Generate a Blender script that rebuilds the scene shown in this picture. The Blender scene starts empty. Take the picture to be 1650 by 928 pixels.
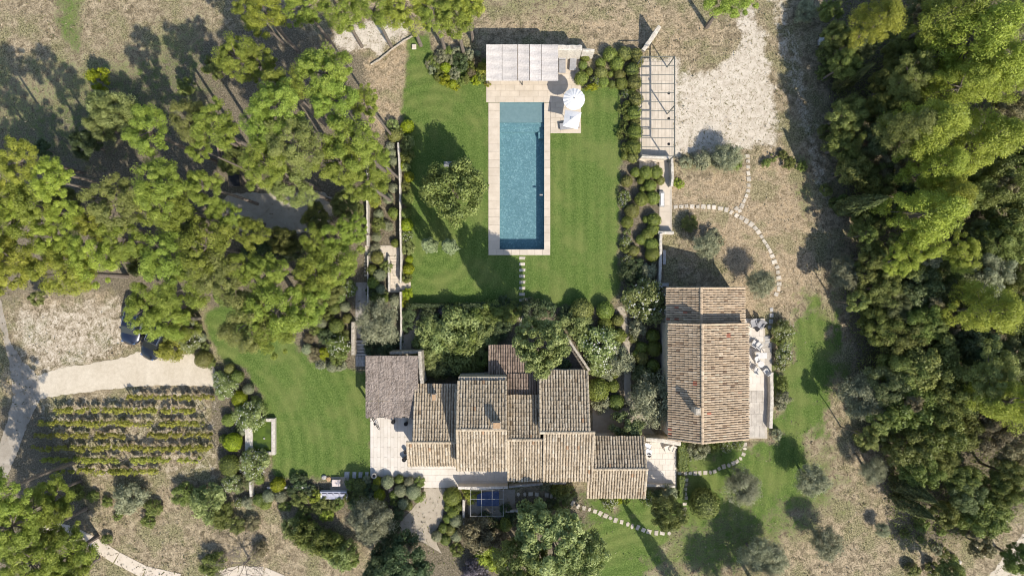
import bpy, bmesh, math, random
import numpy as np
from mathutils import Vector, Matrix

# ------------------------------------------------------------------ scene, camera, light
scn = bpy.context.scene
S, H = 0.06, 66.0                 # metres per photo pixel on the ground, camera height
CX, CY = 825.0, 464.0
cam_d = bpy.data.cameras.new("camera"); cam = bpy.data.objects.new("camera", cam_d)
scn.collection.objects.link(cam)
cam.location = (0, 0, H); cam.rotation_euler = (0, 0, 0)
cam_d.sensor_width = 36.0; cam_d.lens = 36.0 * H / (1650 * S); cam_d.clip_end = 1500; cam_d.clip_start = 0.5
scn.camera = cam
try: scn.cycles.filter_width = 1.05
except Exception: pass

AZ, EL = math.radians(147.0), math.radians(44.5)     # sun bearing clockwise from +Y, elevation
sun_dir = Vector((math.sin(AZ) * math.cos(EL), math.cos(AZ) * math.cos(EL), math.sin(EL)))
world = bpy.data.worlds.new("World"); scn.world = world; world.use_nodes = True
wn = world.node_tree
sky = wn.nodes.new("ShaderNodeTexSky"); sky.sky_type = 'NISHITA'; sky.sun_disc = False
sky.sun_elevation = EL; sky.sun_rotation = AZ
bg = wn.nodes["Background"]; bg.inputs[1].default_value = 0.15
wn.links.new(sky.outputs[0], bg.inputs[0])
sl = bpy.data.lights.new("sun", 'SUN'); sl.energy = 4.6; sl.angle = math.radians(0.53); sl.color = (1.0, 0.915, 0.79)
sun = bpy.data.objects.new("sun", sl); scn.collection.objects.link(sun)
sun.rotation_euler = (-sun_dir).to_track_quat('-Z', 'Y').to_euler(); sun.location = (20, -30, 60)
scn.view_settings.view_transform = 'Standard'; scn.view_settings.look = 'None'
scn.view_settings.gamma = 1.0; scn.view_settings.exposure = 0.38
try: scn.view_settings.use_curve_mapping = False
except Exception: pass

COL = scn.collection
rnd = random.Random(7)
nrs = np.random.RandomState(11)

def W(px, py, z=0.0):
    k = S * (H - z) / H
    return Vector(((px - CX) * k, -(py - CY) * k, z))
def G(px, py): return (px - CX) * S, -(py - CY) * S

# ------------------------------------------------------------------ mesh helpers
ORIGIN = {}
def link(o, parent=None):
    COL.objects.link(o)
    if parent is not None: o.parent = parent
    return o
def tag(o, label, cat, group=None):
    o["label"] = label; o["category"] = cat
    if group: o["group"] = group
    return o
def thing(name, label, cat, loc=(0, 0, 0), group=None, rotz=0.0):
    e = bpy.data.objects.new(name, None); e.empty_display_size = 0.3
    e.location = loc; e.rotation_euler = (0, 0, rotz); link(e)
    ORIGIN[e.name] = Vector(loc)
    return tag(e, label, cat, group)
def structure(name, loc=(0, 0, 0)):
    e = bpy.data.objects.new(name, None); e.location = loc; link(e); ORIGIN[e.name] = Vector(loc)
    e["kind"] = "structure"; return e

def np_mesh(name, V, F, v=None, smooth=False):
    """V (n,3), F (m,k) same k, v per face value"""
    V = np.asarray(V, dtype=np.float32); F = np.asarray(F, dtype=np.int32)
    me = bpy.data.meshes.new(name)
    m, k = F.shape
    me.vertices.add(len(V)); me.vertices.foreach_set("co", V.ravel())
    me.loops.add(m * k); me.loops.foreach_set("vertex_index", F.ravel())
    me.polygons.add(m)
    me.polygons.foreach_set("loop_start", np.arange(0, m * k, k, dtype=np.int32))
    try: me.polygons.foreach_set("loop_total", np.full(m, k, dtype=np.int32))
    except Exception: pass
    if v is not None:
        a = me.attributes.new("v", 'FLOAT', 'FACE'); a.data.foreach_set("value", np.asarray(v, dtype=np.float32))
    me.update(calc_edges=True); me.validate()
    if smooth: me.polygons.foreach_set("use_smooth", np.ones(m, dtype=bool))
    return me

class MB:
    def __init__(s): s.V = []; s.F = []; s.T = []
    def add(s, vs, fs, t=0.5):
        b = len(s.V); s.V += [tuple(v) for v in vs]; s.F += [tuple(b + i for i in f) for f in fs]; s.T += [t] * len(fs)
        return s
    def box(s, x0, x1, y0, y1, z0, z1, t=0.5):
        return s.add([(x0,y0,z0),(x1,y0,z0),(x1,y1,z0),(x0,y1,z0),(x0,y0,z1),(x1,y0,z1),(x1,y1,z1),(x0,y1,z1)],
            [(0,3,2,1),(4,5,6,7),(0,1,5,4),(1,2,6,5),(2,3,7,6),(3,0,4,7)], t)
    def cbox(s, x0, x1, y0, y1, z0, z1, c=0.02, t=0.5):      # box with chamfered top edges
        return s.add([(x0,y0,z0),(x1,y0,z0),(x1,y1,z0),(x0,y1,z0),(x0,y0,z1-c),(x1,y0,z1-c),(x1,y1,z1-c),(x0,y1,z1-c),
            (x0+c,y0+c,z1),(x1-c,y0+c,z1),(x1-c,y1-c,z1),(x0+c,y1-c,z1)],
            [(0,3,2,1),(8,9,10,11),(0,1,5,4),(1,2,6,5),(2,3,7,6),(3,0,4,7),(4,5,9,8),(5,6,10,9),(6,7,11,10),(7,4,8,11)], t)
    def prism(s, poly, z0, z1, t=0.5):
        n = len(poly)
        a = sum(poly[i][0]*poly[(i+1)%n][1]-poly[(i+1)%n][0]*poly[i][1] for i in range(n))
        if a < 0: poly = poly[::-1]
        vs = [(p[0],p[1],z0) for p in poly] + [(p[0],p[1],z1) for p in poly]
        fs = [tuple(range(n-1,-1,-1)), tuple(range(n,2*n))] + [(i,(i+1)%n,n+(i+1)%n,n+i) for i in range(n)]
        return s.add(vs, fs, t)
    def tube(s, pts, rad, n=6, t=0.5, cap=True):
        pts = [Vector(p) for p in pts]
        if not isinstance(rad, (list, tuple)): rad = [rad]*len(pts)
        vs, fs = [], []
        for i, p in enumerate(pts):
            d = (pts[min(i+1,len(pts)-1)] - pts[max(i-1,0)])
            d = d.normalized() if d.length > 1e-6 else Vector((0,0,1))
            u = d.cross(Vector((0,0,1)) if abs(d.z) < .95 else Vector((1,0,0))).normalized(); w = d.cross(u)
            for k in range(n):
                a = 2*math.pi*k/n
                vs.append(p + (u*math.cos(a)+w*math.sin(a))*rad[i])
        for i in range(len(pts)-1):
            for k in range(n):
                fs.append((i*n+k, i*n+(k+1)%n, (i+1)*n+(k+1)%n, (i+1)*n+k))
        if cap:
            fs.append(tuple(range(n-1,-1,-1))); fs.append(tuple((len(pts)-1)*n+k for k in range(n)))
        return s.add(vs, fs, t)
    def lathe(s, prof, c=(0,0,0), n=16, t=0.5):
        vs, fs = [], []
        for r, z in prof:
            for k in range(n):
                a = 2*math.pi*k/n; vs.append((c[0]+r*math.cos(a), c[1]+r*math.sin(a), c[2]+z))
        m = len(prof)
        for i in range(m-1):
            for k in range(n): fs.append((i*n+k, i*n+(k+1)%n, (i+1)*n+(k+1)%n, (i+1)*n+k))
        fs.append(tuple(range(n-1,-1,-1))); fs.append(tuple((m-1)*n+k for k in range(n)))
        return s.add(vs, fs, t)
    def mesh(s, name, off=Vector((0,0,0))):
        me = bpy.data.meshes.new(name)
        me.from_pydata([(v[0]-off[0], v[1]-off[1], v[2]-off[2]) for v in s.V], [], s.F)
        a = me.attributes.new("v", 'FLOAT', 'FACE'); a.data.foreach_set("value", s.T)
        me.update(); return me
    def build(s, name, mat, parent=None, local=False, smooth=False):
        off = Vector((0,0,0))
        if parent is not None and not local:
            p = parent
            while p.parent is not None: p = p.parent
            off = ORIGIN.get(p.name, Vector((0,0,0)))
        me = s.mesh(name, off); me.materials.append(mat)
        if smooth:
            me.polygons.foreach_set("use_smooth", [True]*len(me.polygons))
            try: me.set_sharp_from_angle(angle=math.radians(40))
            except Exception: pass
        return link(bpy.data.objects.new(name, me), parent)

# ------------------------------------------------------------------ material helpers
def new_mat(name):
    m = bpy.data.materials.new(name); m.use_nodes = True
    nt = m.node_tree; b = nt.nodes["Principled BSDF"]
    return m, nt, b
def N(nt, typ, **kw):
    n = nt.nodes.new(typ)
    for k, v in kw.items():
        if k.startswith("i_"): n.inputs[int(k[2:])].default_value = v
        else: setattr(n, k, v)
    return n
def noise(nt, vec, scale, detail=4, rough=0.55, dist=0.0):
    n = N(nt, "ShaderNodeTexNoise"); n.inputs["Scale"].default_value = scale
    n.inputs["Detail"].default_value = detail; n.inputs["Roughness"].default_value = rough
    n.inputs["Distortion"].default_value = dist
    nt.links.new(vec, n.inputs["Vector"]); return n.outputs["Fac"]
def ramp(nt, fac, stops):
    r = N(nt, "ShaderNodeValToRGB"); e = r.color_ramp.elements
    while len(e) > len(stops): e.remove(e[-1])
    while len(e) < len(stops): e.new(0.5)
    for el, (p, c) in zip(e, stops): el.position = p; el.color = (c[0], c[1], c[2], 1) if len(c) == 3 else c
    nt.links.new(fac, r.inputs[0]); return r.outputs[0]
def mix(nt, fac, a, b, mode='MIX'):
    m = N(nt, "ShaderNodeMix"); m.data_type = 'RGBA'; m.blend_type = mode
    for sock, val in ((m.inputs[0], fac), (m.inputs[6], a), (m.inputs[7], b)):
        if isinstance(val, (int, float)): sock.default_value = val
        elif isinstance(val, (tuple, list)): sock.default_value = (*val[:3], 1)
        else: nt.links.new(val, sock)
    return m.outputs[2]
def math_n(nt, op, a, b=0.5, c=None):
    m = N(nt, "ShaderNodeMath"); m.operation = op
    for i, val in enumerate((a, b) if c is None else (a, b, c)):
        if isinstance(val, (int, float)): m.inputs[i].default_value = val
        else: nt.links.new(val, m.inputs[i])
    return m.outputs[0]
def pos(nt): return N(nt, "ShaderNodeNewGeometry").outputs["Position"]
def bump(nt, b, h, strength=0.4, dist=0.03):
    n = N(nt, "ShaderNodeBump"); n.inputs["Strength"].default_value = strength; n.inputs["Distance"].default_value = dist
    nt.links.new(h, n.inputs["Height"]); nt.links.new(n.outputs[0], b.inputs["Normal"])
def attr(nt, name): 
    a = N(nt, "ShaderNodeAttribute"); a.attribute_name = name; return a.outputs["Fac"]
def obj_rand(nt): return N(nt, "ShaderNodeObjectInfo").outputs["Random"]

def simple_mat(name, c0, c1, scale=6.0, rough=0.8, bump_s=0.25, bump_d=0.02, rand=0.0, fine=40.0, metal=0.0):
    m, nt, b = new_mat(name); p = pos(nt)
    f = noise(nt, p, scale, 6, 0.6); f2 = noise(nt, p, fine, 3, 0.6)
    fac = math_n(nt, 'ADD', math_n(nt, 'MULTIPLY', f, 0.65), math_n(nt, 'MULTIPLY', f2, 0.35))
    c = ramp(nt, fac, [(0.39, c0), (0.61, c1)])
    if rand:
        k = math_n(nt, 'MULTIPLY_ADD', obj_rand(nt), rand, 1 - rand / 2)
        c = mix(nt, 1.0, c, _grey(nt, k), 'MULTIPLY')
    nt.links.new(c, b.inputs["Base Color"]); b.inputs["Roughness"].default_value = rough; b.inputs["Metallic"].default_value = metal
    b.inputs["Specular IOR Level"].default_value = 0.25
    bump(nt, b, f2, bump_s, bump_d); return m
def _grey(nt, k):
    c = N(nt, "ShaderNodeCombineColor")
    for i in range(3): nt.links.new(k, c.inputs[i])
    return c.outputs[0]

def fol_mat(name, c0, c1, c2=None, trans=0.22, rough=0.5):
    m, nt, b = new_mat(name)
    v = attr(nt, "v")
    stops = [(0.0, c0), (0.75, c1)] + ([(1.0, c2)] if c2 else [(1.0, tuple(min(1, x * 1.25) for x in c1))])
    c = ramp(nt, v, stops)
    k = math_n(nt, 'MULTIPLY_ADD', obj_rand(nt), 0.34, 0.83)
    c = mix(nt, 1.0, c, _grey(nt, k), 'MULTIPLY')
    h = N(nt, "ShaderNodeHueSaturation"); nt.links.new(c, h.inputs["Color"])
    nt.links.new(math_n(nt, 'MULTIPLY_ADD', obj_rand(nt), 0.03, 0.485), h.inputs["Hue"])
    c = h.outputs[0]
    nt.links.new(c, b.inputs["Base Color"]); b.inputs["Roughness"].default_value = rough
    b.inputs["Specular IOR Level"].default_value = 0.3
    tr = N(nt, "ShaderNodeBsdfTranslucent"); nt.links.new(c, tr.inputs["Color"])
    mx = N(nt, "ShaderNodeMixShader"); mx.inputs[0].default_value = trans
    nt.links.new(b.outputs[0], mx.inputs[1]); nt.links.new(tr.outputs[0], mx.inputs[2])
    nt.links.new(mx.outputs[0], nt.nodes["Material Output"].inputs[0]); return m

FM = {
 'pine':   fol_mat("pine_needles",   (.105,.145,.026), (.295,.365,.06), (.42,.465,.10), .32),
 'pine_y': fol_mat("pine_needles_yellow", (.135,.17,.028), (.38,.43,.065), (.49,.515,.10), .32),
 'pine_g': fol_mat("pine_needles_grey", (.11,.135,.042), (.275,.305,.085), (.36,.385,.13), .3),
 'oak':    fol_mat("oak_leaves",     (.075,.095,.026), (.235,.265,.074), (.34,.365,.13), .27),
 'holm':   fol_mat("holm_leaves",    (.065,.085,.03), (.205,.235,.095), (.33,.35,.18), .25),
 'green':  fol_mat("tree_leaves",    (.10,.135,.035), (.34,.39,.14), (.48,.52,.24), .28),
 'olive':  fol_mat("olive_leaves",   (.14,.15,.085), (.345,.355,.215), (.47,.48,.34), .2),
 'box':    fol_mat("box_leaves",     (.09,.118,.022), (.25,.30,.062), (.35,.39,.10), .2),
 'boxolive': fol_mat("box_olive_leaves", (.12,.13,.035), (.27,.28,.08), (.35,.35,.115), .2),
 'grey':   fol_mat("grey_leaves",    (.14,.16,.09), (.30,.325,.185), (.40,.42,.26), .15),
 'bright': fol_mat("bright_leaves",  (.13,.17,.010), (.33,.38,.022), (.45,.48,.04), .25),
 'mid':    fol_mat("mid_leaves",     (.07,.095,.022), (.21,.255,.06), (.30,.34,.10), .2),
 'dark':   fol_mat("dark_leaves",    (.032,.05,.02), (.105,.145,.058), (.18,.23,.11), .15),
 'brown':  fol_mat("brown_leaves",   (.09,.075,.04), (.245,.215,.115), (.33,.29,.165), .2),
 'purple': fol_mat("purple_leaves",  (.06,.055,.06), (.16,.14,.16), (.25,.22,.26), .1),
 'vine':   fol_mat("vine_leaves",    (.14,.155,.028), (.36,.365,.06), (.47,.45,.10), .3),
 'cypress':fol_mat("cypress_leaves", (.030,.045,.015), (.13,.155,.05), (.20,.22,.08), .1),
 'cypress_l':fol_mat("cypress_light_leaves", (.10,.13,.06), (.26,.30,.15), (.33,.36,.2), .1),
 'flower': fol_mat("white_petals",   (.60,.60,.52), (.80,.80,.74), (.82,.82,.78), .2),
}
def bark_mat():
    m, nt, b = new_mat("bark"); p = pos(nt)
    c = ramp(nt, noise(nt, p, 9, 6, .65), [(0.3, (.075,.06,.05)), (0.7, (.25,.21,.17))])
    nt.links.new(c, b.inputs["Base Color"]); b.inputs["Roughness"].default_value = .9
    bump(nt, b, noise(nt, p, 30, 4), .6, .03); return m
M_BARK = bark_mat()

def ground_mat():
    m, nt, b = new_mat("ground"); p = pos(nt)
    n1 = noise(nt, p, 0.35, 5, .6); n2 = noise(nt, p, 1.7, 6, .65, .6); n3 = noise(nt, p, 7.0, 5, .7, .3); n4 = noise(nt, p, 22.0, 3, .7)
    # dry straw grass
    dry = ramp(nt, n2, [(0.36, (.15,.122,.080)), (0.48, (.265,.218,.146)), (0.62, (.40,.335,.232))])
    dry = mix(nt, ramp(nt, n1, [(0.46, (0,0,0)), (0.60, (.8,.8,.8))]), dry, ramp(nt, n3, [(0.38, (.12,.12,.055)), (0.62, (.27,.255,.14))]))
    dry = mix(nt, 0.85, dry, ramp(nt, n3, [(0.36, (.45,.43,.40)), (0.5, (1,1,1)), (0.62, (1.35,1.32,1.26))]), 'MULTIPLY')
    dry = mix(nt, 0.6, dry, ramp(nt, n4, [(0.38, (.5,.48,.45)), (0.52, (1,1,1)), (0.64, (1.3,1.3,1.25))]), 'MULTIPLY')
    # bare pale soil
    bare = ramp(nt, n2, [(0.38, (.47,.41,.33)), (0.58, (.60,.54,.45))])
    bare = mix(nt, 0.6, bare, ramp(nt, n3, [(0.3, (.62,.60,.56)), (0.5, (1,1,1))]), 'MULTIPLY')
    crk = noise(nt, p, 2.6, 7, .75, 1.8)
    bare = mix(nt, ramp(nt, crk, [(0.405, (.95,.95,.95)), (0.455, (0,0,0))]), bare, ramp(nt, n4, [(.35, (.13,.12,.06)), (.65, (.26,.22,.13))]))
    # brown soil
    brown = ramp(nt, n3, [(0.36, (.19,.145,.09)), (0.5, (.33,.262,.175)), (0.64, (.46,.38,.27))])
    brown = mix(nt, 0.6, brown, ramp(nt, n4, [(0.32, (.5,.47,.42)), (0.5, (1,1,1)), (0.8, (1.2,1.2,1.2))]), 'MULTIPLY')
    brown = mix(nt, 0.9, brown, ramp(nt, n2, [(0.38, (.66,.65,.60)), (0.5, (1,1,1)), (0.60, (1.22,1.18,1.12))]), 'MULTIPLY')
    brown = mix(nt, ramp(nt, n1, [(0.50, (0,0,0)), (0.60, (.7,.7,.7))]), brown, dry)
    # lawn
    gcol = ramp(nt, n3, [(0.35, (.058,.100,.020)), (0.5, (.096,.150,.033)), (0.65, (.155,.215,.060))])
    gcol = mix(nt, ramp(nt, n1, [(0.46, (0,0,0)), (0.62, (.55,.55,.55))]), gcol, (.18,.205,.065))
    gcol = mix(nt, 0.45, gcol, ramp(nt, n4, [(0.3, (.55,.55,.5)), (0.55, (1,1,1)), (0.8, (1.3,1.25,1.2))]), 'MULTIPLY')
    mow = attr(nt, "mow")
    ph = math_n(nt, 'MULTIPLY', math_n(nt, 'ADD', mow, math_n(nt, 'MULTIPLY', n2, .6)), 2*math.pi/1.1)
    st = math_n(nt, 'MULTIPLY_ADD', math_n(nt, 'SINE', ph, 0), .5, .5)
    st = math_n(nt, 'ADD', math_n(nt, 'MULTIPLY', st, .75), math_n(nt, 'MULTIPLY', n3, .25))
    gcol = mix(nt, ramp(nt, noise(nt, p, .12, 2), [(.35,(.25,.25,.25)),(.6,(.75,.75,.75))]), gcol, mix(nt, 1.0, gcol, ramp(nt, st, [(0.2, (.82,.85,.80)), (0.8, (1.14,1.11,1.11))]), 'MULTIPLY'))
    # leaf litter under the trees
    lit = ramp(nt, n3, [(0.36, (.085,.072,.046)), (0.5, (.165,.14,.098)), (0.64, (.28,.24,.175))])
    lit = mix(nt, 0.6, lit, ramp(nt, n4, [(0.3, (.5,.5,.45)), (0.6, (1.1,1.1,1.1))]), 'MULTIPLY')
    def edge(name):
        a = attr(nt, name)
        q = math_n(nt, 'ADD', math_n(nt, 'MULTIPLY', math_n(nt, 'SUBTRACT', n3, .5), 0.9), math_n(nt, 'MULTIPLY', math_n(nt, 'SUBTRACT', n2, .5), 1.3))
        return ramp(nt, math_n(nt, 'ADD', a, q), [(0.25, (0,0,0)), (0.75, (1,1,1))])
    c = mix(nt, edge("litter"), dry, lit)
    c = mix(nt, edge("brown"), c, brown)
    c = mix(nt, edge("bare"), c, bare)
    c = mix(nt, edge("green"), c, gcol)
    nt.links.new(c, b.inputs["Base Color"]); b.inputs["Roughness"].default_value = .9; b.inputs["Specular IOR Level"].default_value = .15
    h = math_n(nt, 'ADD', n3, math_n(nt, 'MULTIPLY', n4, .6))
    bump(nt, b, h, .55, .09); return m
M_GROUND = ground_mat()

def gravel_mat(name, c0, c1, tire=False):
    m, nt, b = new_mat(name); p = pos(nt)
    n1 = noise(nt, p, .5, 5, .6, .8); n2 = noise(nt, p, 14, 4, .7); n3 = noise(nt, p, 3, 5, .6)
    c = ramp(nt, n1, [(0.3, c0), (0.7, c1)])
    c = mix(nt, 0.5, c, ramp(nt, n2, [(0.3, (.66,.64,.62)), (0.55, (1,1,1))]), 'MULTIPLY')
    c = mix(nt, 0.5, c, ramp(nt, n3, [(0.3, (.8,.78,.75)), (0.6, (1.05,1.05,1.05))]), 'MULTIPLY')
    nt.links.new(c, b.inputs["Base Color"]); b.inputs["Roughness"].default_value = .95; b.inputs["Specular IOR Level"].default_value = .15
    bump(nt, b, n2, .4, .03); return m
M_DRIVE = gravel_mat("driveway_gravel", (.50,.44,.345), (.58,.52,.42))
M_PATH = gravel_mat("path_gravel", (.36,.315,.25), (.45,.40,.325))
M_ROAD = gravel_mat("track_gravel", (.29,.255,.205), (.40,.36,.30))
M_SOIL = simple_mat("bed_soil", (.10,.08,.055), (.25,.20,.14), 4, .95, .6, .05)
M_PAVE = simple_mat("pale_limestone", (.49,.425,.34), (.58,.51,.42), 1.3, .75, .12, .01, .09, 25)
M_PAVE2 = simple_mat("white_limestone", (.54,.495,.43), (.63,.585,.525), 1.0, .75, .12, .01, .09, 25)
M_JOINT = simple_mat("joint_mortar", (.40,.355,.29), (.48,.43,.36), 5, .9)
M_STONE = simple_mat("wall_stone", (.24,.21,.165), (.52,.47,.39), 5, .9, .7, .06, 0, 14)
M_STEP = simple_mat("stepping_limestone", (.40,.355,.285), (.56,.51,.43), 3, .85, .3, .02, .35, 30)
M_GSTEP = simple_mat("grey_step_stone", (.27,.26,.25), (.45,.44,.42), 3, .85, .3, .02, .2, 30)
M_RENDER = simple_mat("lime_render", (.42,.36,.28), (.56,.49,.40), 1.5, .9, .25, .02)
M_WOOD = simple_mat("weathered_wood", (.20,.16,.12), (.36,.30,.24), 6, .8, .3, .02)
M_DECK = simple_mat("dark_deck_wood", (.10,.085,.075), (.17,.15,.13), 6, .7, .3, .02, .2)
M_WHITE = simple_mat("white_fabric", (.64,.64,.64), (.71,.71,.71), 3, .8, .1, .01)
M_GREYF = simple_mat("grey_fabric", (.25,.25,.26), (.33,.33,.34), 6, .85, .2, .01)
M_BLUEF = simple_mat("blue_grey_fabric", (.30,.31,.38), (.38,.39,.47), 6, .85, .2, .01)
M_BLACK = simple_mat("black_metal", (.018,.018,.02), (.03,.03,.032), 8, .45, .1, .01)
M_STEEL = simple_mat("dark_green_steel", (.10,.11,.10), (.16,.165,.15), 8, .5, .1, .01)
M_WSTEEL = simple_mat("pale_painted_steel", (.36,.36,.35), (.46,.46,.45), 8, .5, .1, .01)
M_ALU = simple_mat("bright_aluminium", (.75,.75,.76), (.82,.82,.83), 8, .25, .02, .01, 0, 40, 1.0)
M_TERRA = simple_mat("terracotta", (.33,.215,.12), (.44,.30,.18), 6, .85, .3, .02)
M_NAVY = simple_mat("navy_cloth", (.035,.052,.11), (.055,.08,.155), 2, .7, .15, .02)
M_POT = simple_mat("dark_pot", (.02,.02,.02), (.05,.045,.04), 8, .6, .2, .01)
M_SHUT = simple_mat("grey_blue_shutter", (.25,.28,.29), (.33,.36,.37), 6, .7, .1, .01)
def glass_dark():
    m, nt, b = new_mat("dark_glass"); b.inputs["Base Color"].default_value = (.02,.024,.028,1); b.inputs["Roughness"].default_value = .06
    return m
M_GLASS = glass_dark()
def paint(name, c):
    m, nt, b = new_mat(name); b.inputs["Base Color"].default_value = (*c, 1); b.inputs["Roughness"].default_value = .28
    b.inputs["Coat Weight"].default_value = 1; b.inputs["Coat Roughness"].default_value = .05; b.inputs["Metallic"].default_value = .3; return m

def tile_mat(name, stops, dirt=.6):
    m, nt, b = new_mat(name); p = pos(nt); v = attr(nt, "v")
    n1 = noise(nt, p, 5.5, 5, .7, .5); n2 = noise(nt, p, 0.7, 4, .6)
    c = ramp(nt, v, stops)
    k = math_n(nt, 'ADD', math_n(nt, 'MULTIPLY', n1, .75), math_n(nt, 'MULTIPLY', n2, .35))
    c = mix(nt, math_n(nt, 'MULTIPLY', ramp(nt, k, [(0.52, (0,0,0)), (0.66, (1,1,1))]), dirt), c, (.085,.072,.05))
    nt.links.new(c, b.inputs["Base Color"]); b.inputs["Roughness"].default_value = .9; b.inputs["Specular IOR Level"].default_value = .15
    bump(nt, b, n1, .3, .02); return m
M_TILE = tile_mat("canal_tiles", [(0.0,(.20,.15,.10)),(0.10,(.36,.285,.195)),(0.4,(.41,.335,.24)),(0.75,(.49,.415,.31)),(0.95,(.55,.485,.38)),(1.0,(.40,.26,.16))], .6)
M_TILE_R = tile_mat("annex_tiles", [(0.0,(.22,.15,.10)),(0.10,(.40,.29,.19)),(0.4,(.45,.345,.235)),(0.75,(.52,.41,.29)),(0.97,(.57,.47,.345)),(0.985,(.45,.26,.16)),(1.0,(.42,.17,.11))], .45)
M_TILE_D = tile_mat("old_red_tiles", [(0.0,(.14,.105,.085)),(0.5,(.26,.195,.155)),(1.0,(.36,.285,.225))], .5)
M_PAN = simple_mat("pan_tiles", (.12,.094,.066), (.235,.185,.128), 6, .9, .3, .02)
def reed_mat(name, c0, c1, axis, scale):
    m, nt, b = new_mat(name); p = pos(nt)
    mp = N(nt, "ShaderNodeMapping"); nt.links.new(p, mp.inputs["Vector"])
    mp.inputs["Scale"].default_value = (scale, .8, 1) if axis == 'x' else (.8, scale, 1)
    n1 = noise(nt, mp.outputs[0], 1.0, 4, .7); n2 = noise(nt, p, 1.5, 5, .65); n3 = noise(nt, p, 7.5, 4, .8)
    f = math_n(nt, 'ADD', math_n(nt, 'MULTIPLY', n1, .35), math_n(nt, 'ADD', math_n(nt, 'MULTIPLY', n2, .2), math_n(nt, 'MULTIPLY', n3, .45)))
    c = ramp(nt, f, [(0.40, c0), (0.60, c1)])
    c = mix(nt, 1.0, c, _grey(nt, math_n(nt, 'MULTIPLY_ADD', obj_rand(nt), .16, .92)), 'MULTIPLY')
    nt.links.new(c, b.inputs["Base Color"]); b.inputs["Roughness"].default_value = .9; b.inputs["Specular IOR Level"].default_value = .15
    bump(nt, b, f, .6, .05); return m
M_REED = reed_mat("pale_reed", (.37,.345,.325), (.52,.49,.465), 'y', 9)
M_BRUSH = reed_mat("heather_mat", (.085,.068,.055), (.36,.305,.265), 'x', 10)
# ------------------------------------------------------------------ ground fields
def vnoise(X, Y, cell, seed):
    r = np.random.RandomState(seed); g = r.rand(97, 97)
    x = X / cell; y = Y / cell
    x0 = np.floor(x).astype(int); y0 = np.floor(y).astype(int); fx = x - x0; fy = y - y0
    fx = fx*fx*(3-2*fx); fy = fy*fy*(3-2*fy)
    a = g[x0 % 97, y0 % 97]; b = g[(x0+1) % 97, y0 % 97]; c = g[x0 % 97, (y0+1) % 97]; d = g[(x0+1) % 97, (y0+1) % 97]
    return (a*(1-fx)+b*fx)*(1-fy) + (c*(1-fx)+d*fx)*fy
def fnoise(X, Y, cell, seed):
    return (vnoise(X,Y,cell,seed)*.5 + vnoise(X,Y,cell/2.3,seed+1)*.3 + vnoise(X,Y,cell/5.1,seed+2)*.2) - .5
def sdist(X, Y, poly):
    """signed distance in px, positive inside"""
    d = np.full(X.shape, 1e9); ins = np.zeros(X.shape, bool); n = len(poly)
    for i in range(n):
        ax, ay = poly[i]; bx, by = poly[(i+1) % n]
        dx, dy = bx-ax, by-ay; L = dx*dx+dy*dy + 1e-9
        t = np.clip(((X-ax)*dx+(Y-ay)*dy)/L, 0, 1)
        d = np.minimum(d, np.hypot(X-ax-t*dx, Y-ay-t*dy))
        c = ((ay > Y) != (by > Y))
        with np.errstate(divide='ignore', invalid='ignore'):
            xi = ax + (Y-ay)*(bx-ax)/((by-ay) if by != ay else 1e-9)
        ins ^= (c & (X < xi))
    return np.where(ins, d, -d)
def soft(X, Y, poly, w, amp=0.0, seed=1, cell=18):
    d = sdist(X, Y, poly)
    if amp: d = d + fnoise(X, Y, cell, seed)*amp*2
    t = np.clip((d + w)/(2*w), 0, 1); return t*t*(3-2*t)

LAWN_POOL = [(655,60),(690,52),(700,95),(783,95),(783,130),(936,140),(1000,140),(1002,250),(998,300),(996,420),(1000,470),(975,494),(660,496),(655,440),(652,300),(652,205),(648,180),(655,120)]
LAWN_WEST = [(330,505),(352,492),(392,486),(470,545),(500,585),(565,596),(598,600),(598,772),(440,772),(436,690),(424,660),(420,632),(400,600),(362,580),(334,545)]
LAWN_EAST = [(1296,478),(1318,476),(1340,510),(1352,560),(1345,630),(1325,680),(1300,735),(1312,790),(1275,800),(1250,835),(1205,835),(1180,800),(1160,815),(1130,850),(1080,870),(1040,915),(1020,960),(940,960),(940,800),(1090,800),(1090,712),(1243,712),(1250,690),(1252,600),(1262,560),(1280,510)]
GREENS = [(LAWN_POOL, 8, 6, 3), (LAWN_WEST, 8, 7, 5), (LAWN_EAST, 30, 46, 9, .96),
          ([(1100,790),(1330,730),(1360,790),(1270,870),(1160,940),(1040,940)], 40, 45, 19, .62),
          ([(-60,120),(140,90),(330,20),(340,180),(150,260),(-60,260)], 50, 50, 18, .40),
          ([(95,-10),(132,-10),(136,60),(128,100),(100,80),(92,40)], 14, 16, 21, .62),
          ([(1285,250),(1305,255),(1310,330),(1300,350),(1285,330)], 16, 18, 23, .5),
          ([(1010,-20),(870,-20),(760,-20),(770,20),(900,30)], 40, 20, 27, .35),
          ([(1090,250),(1200,250),(1190,275),(1100,275)], 16, 16, 29, .45)]
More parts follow.
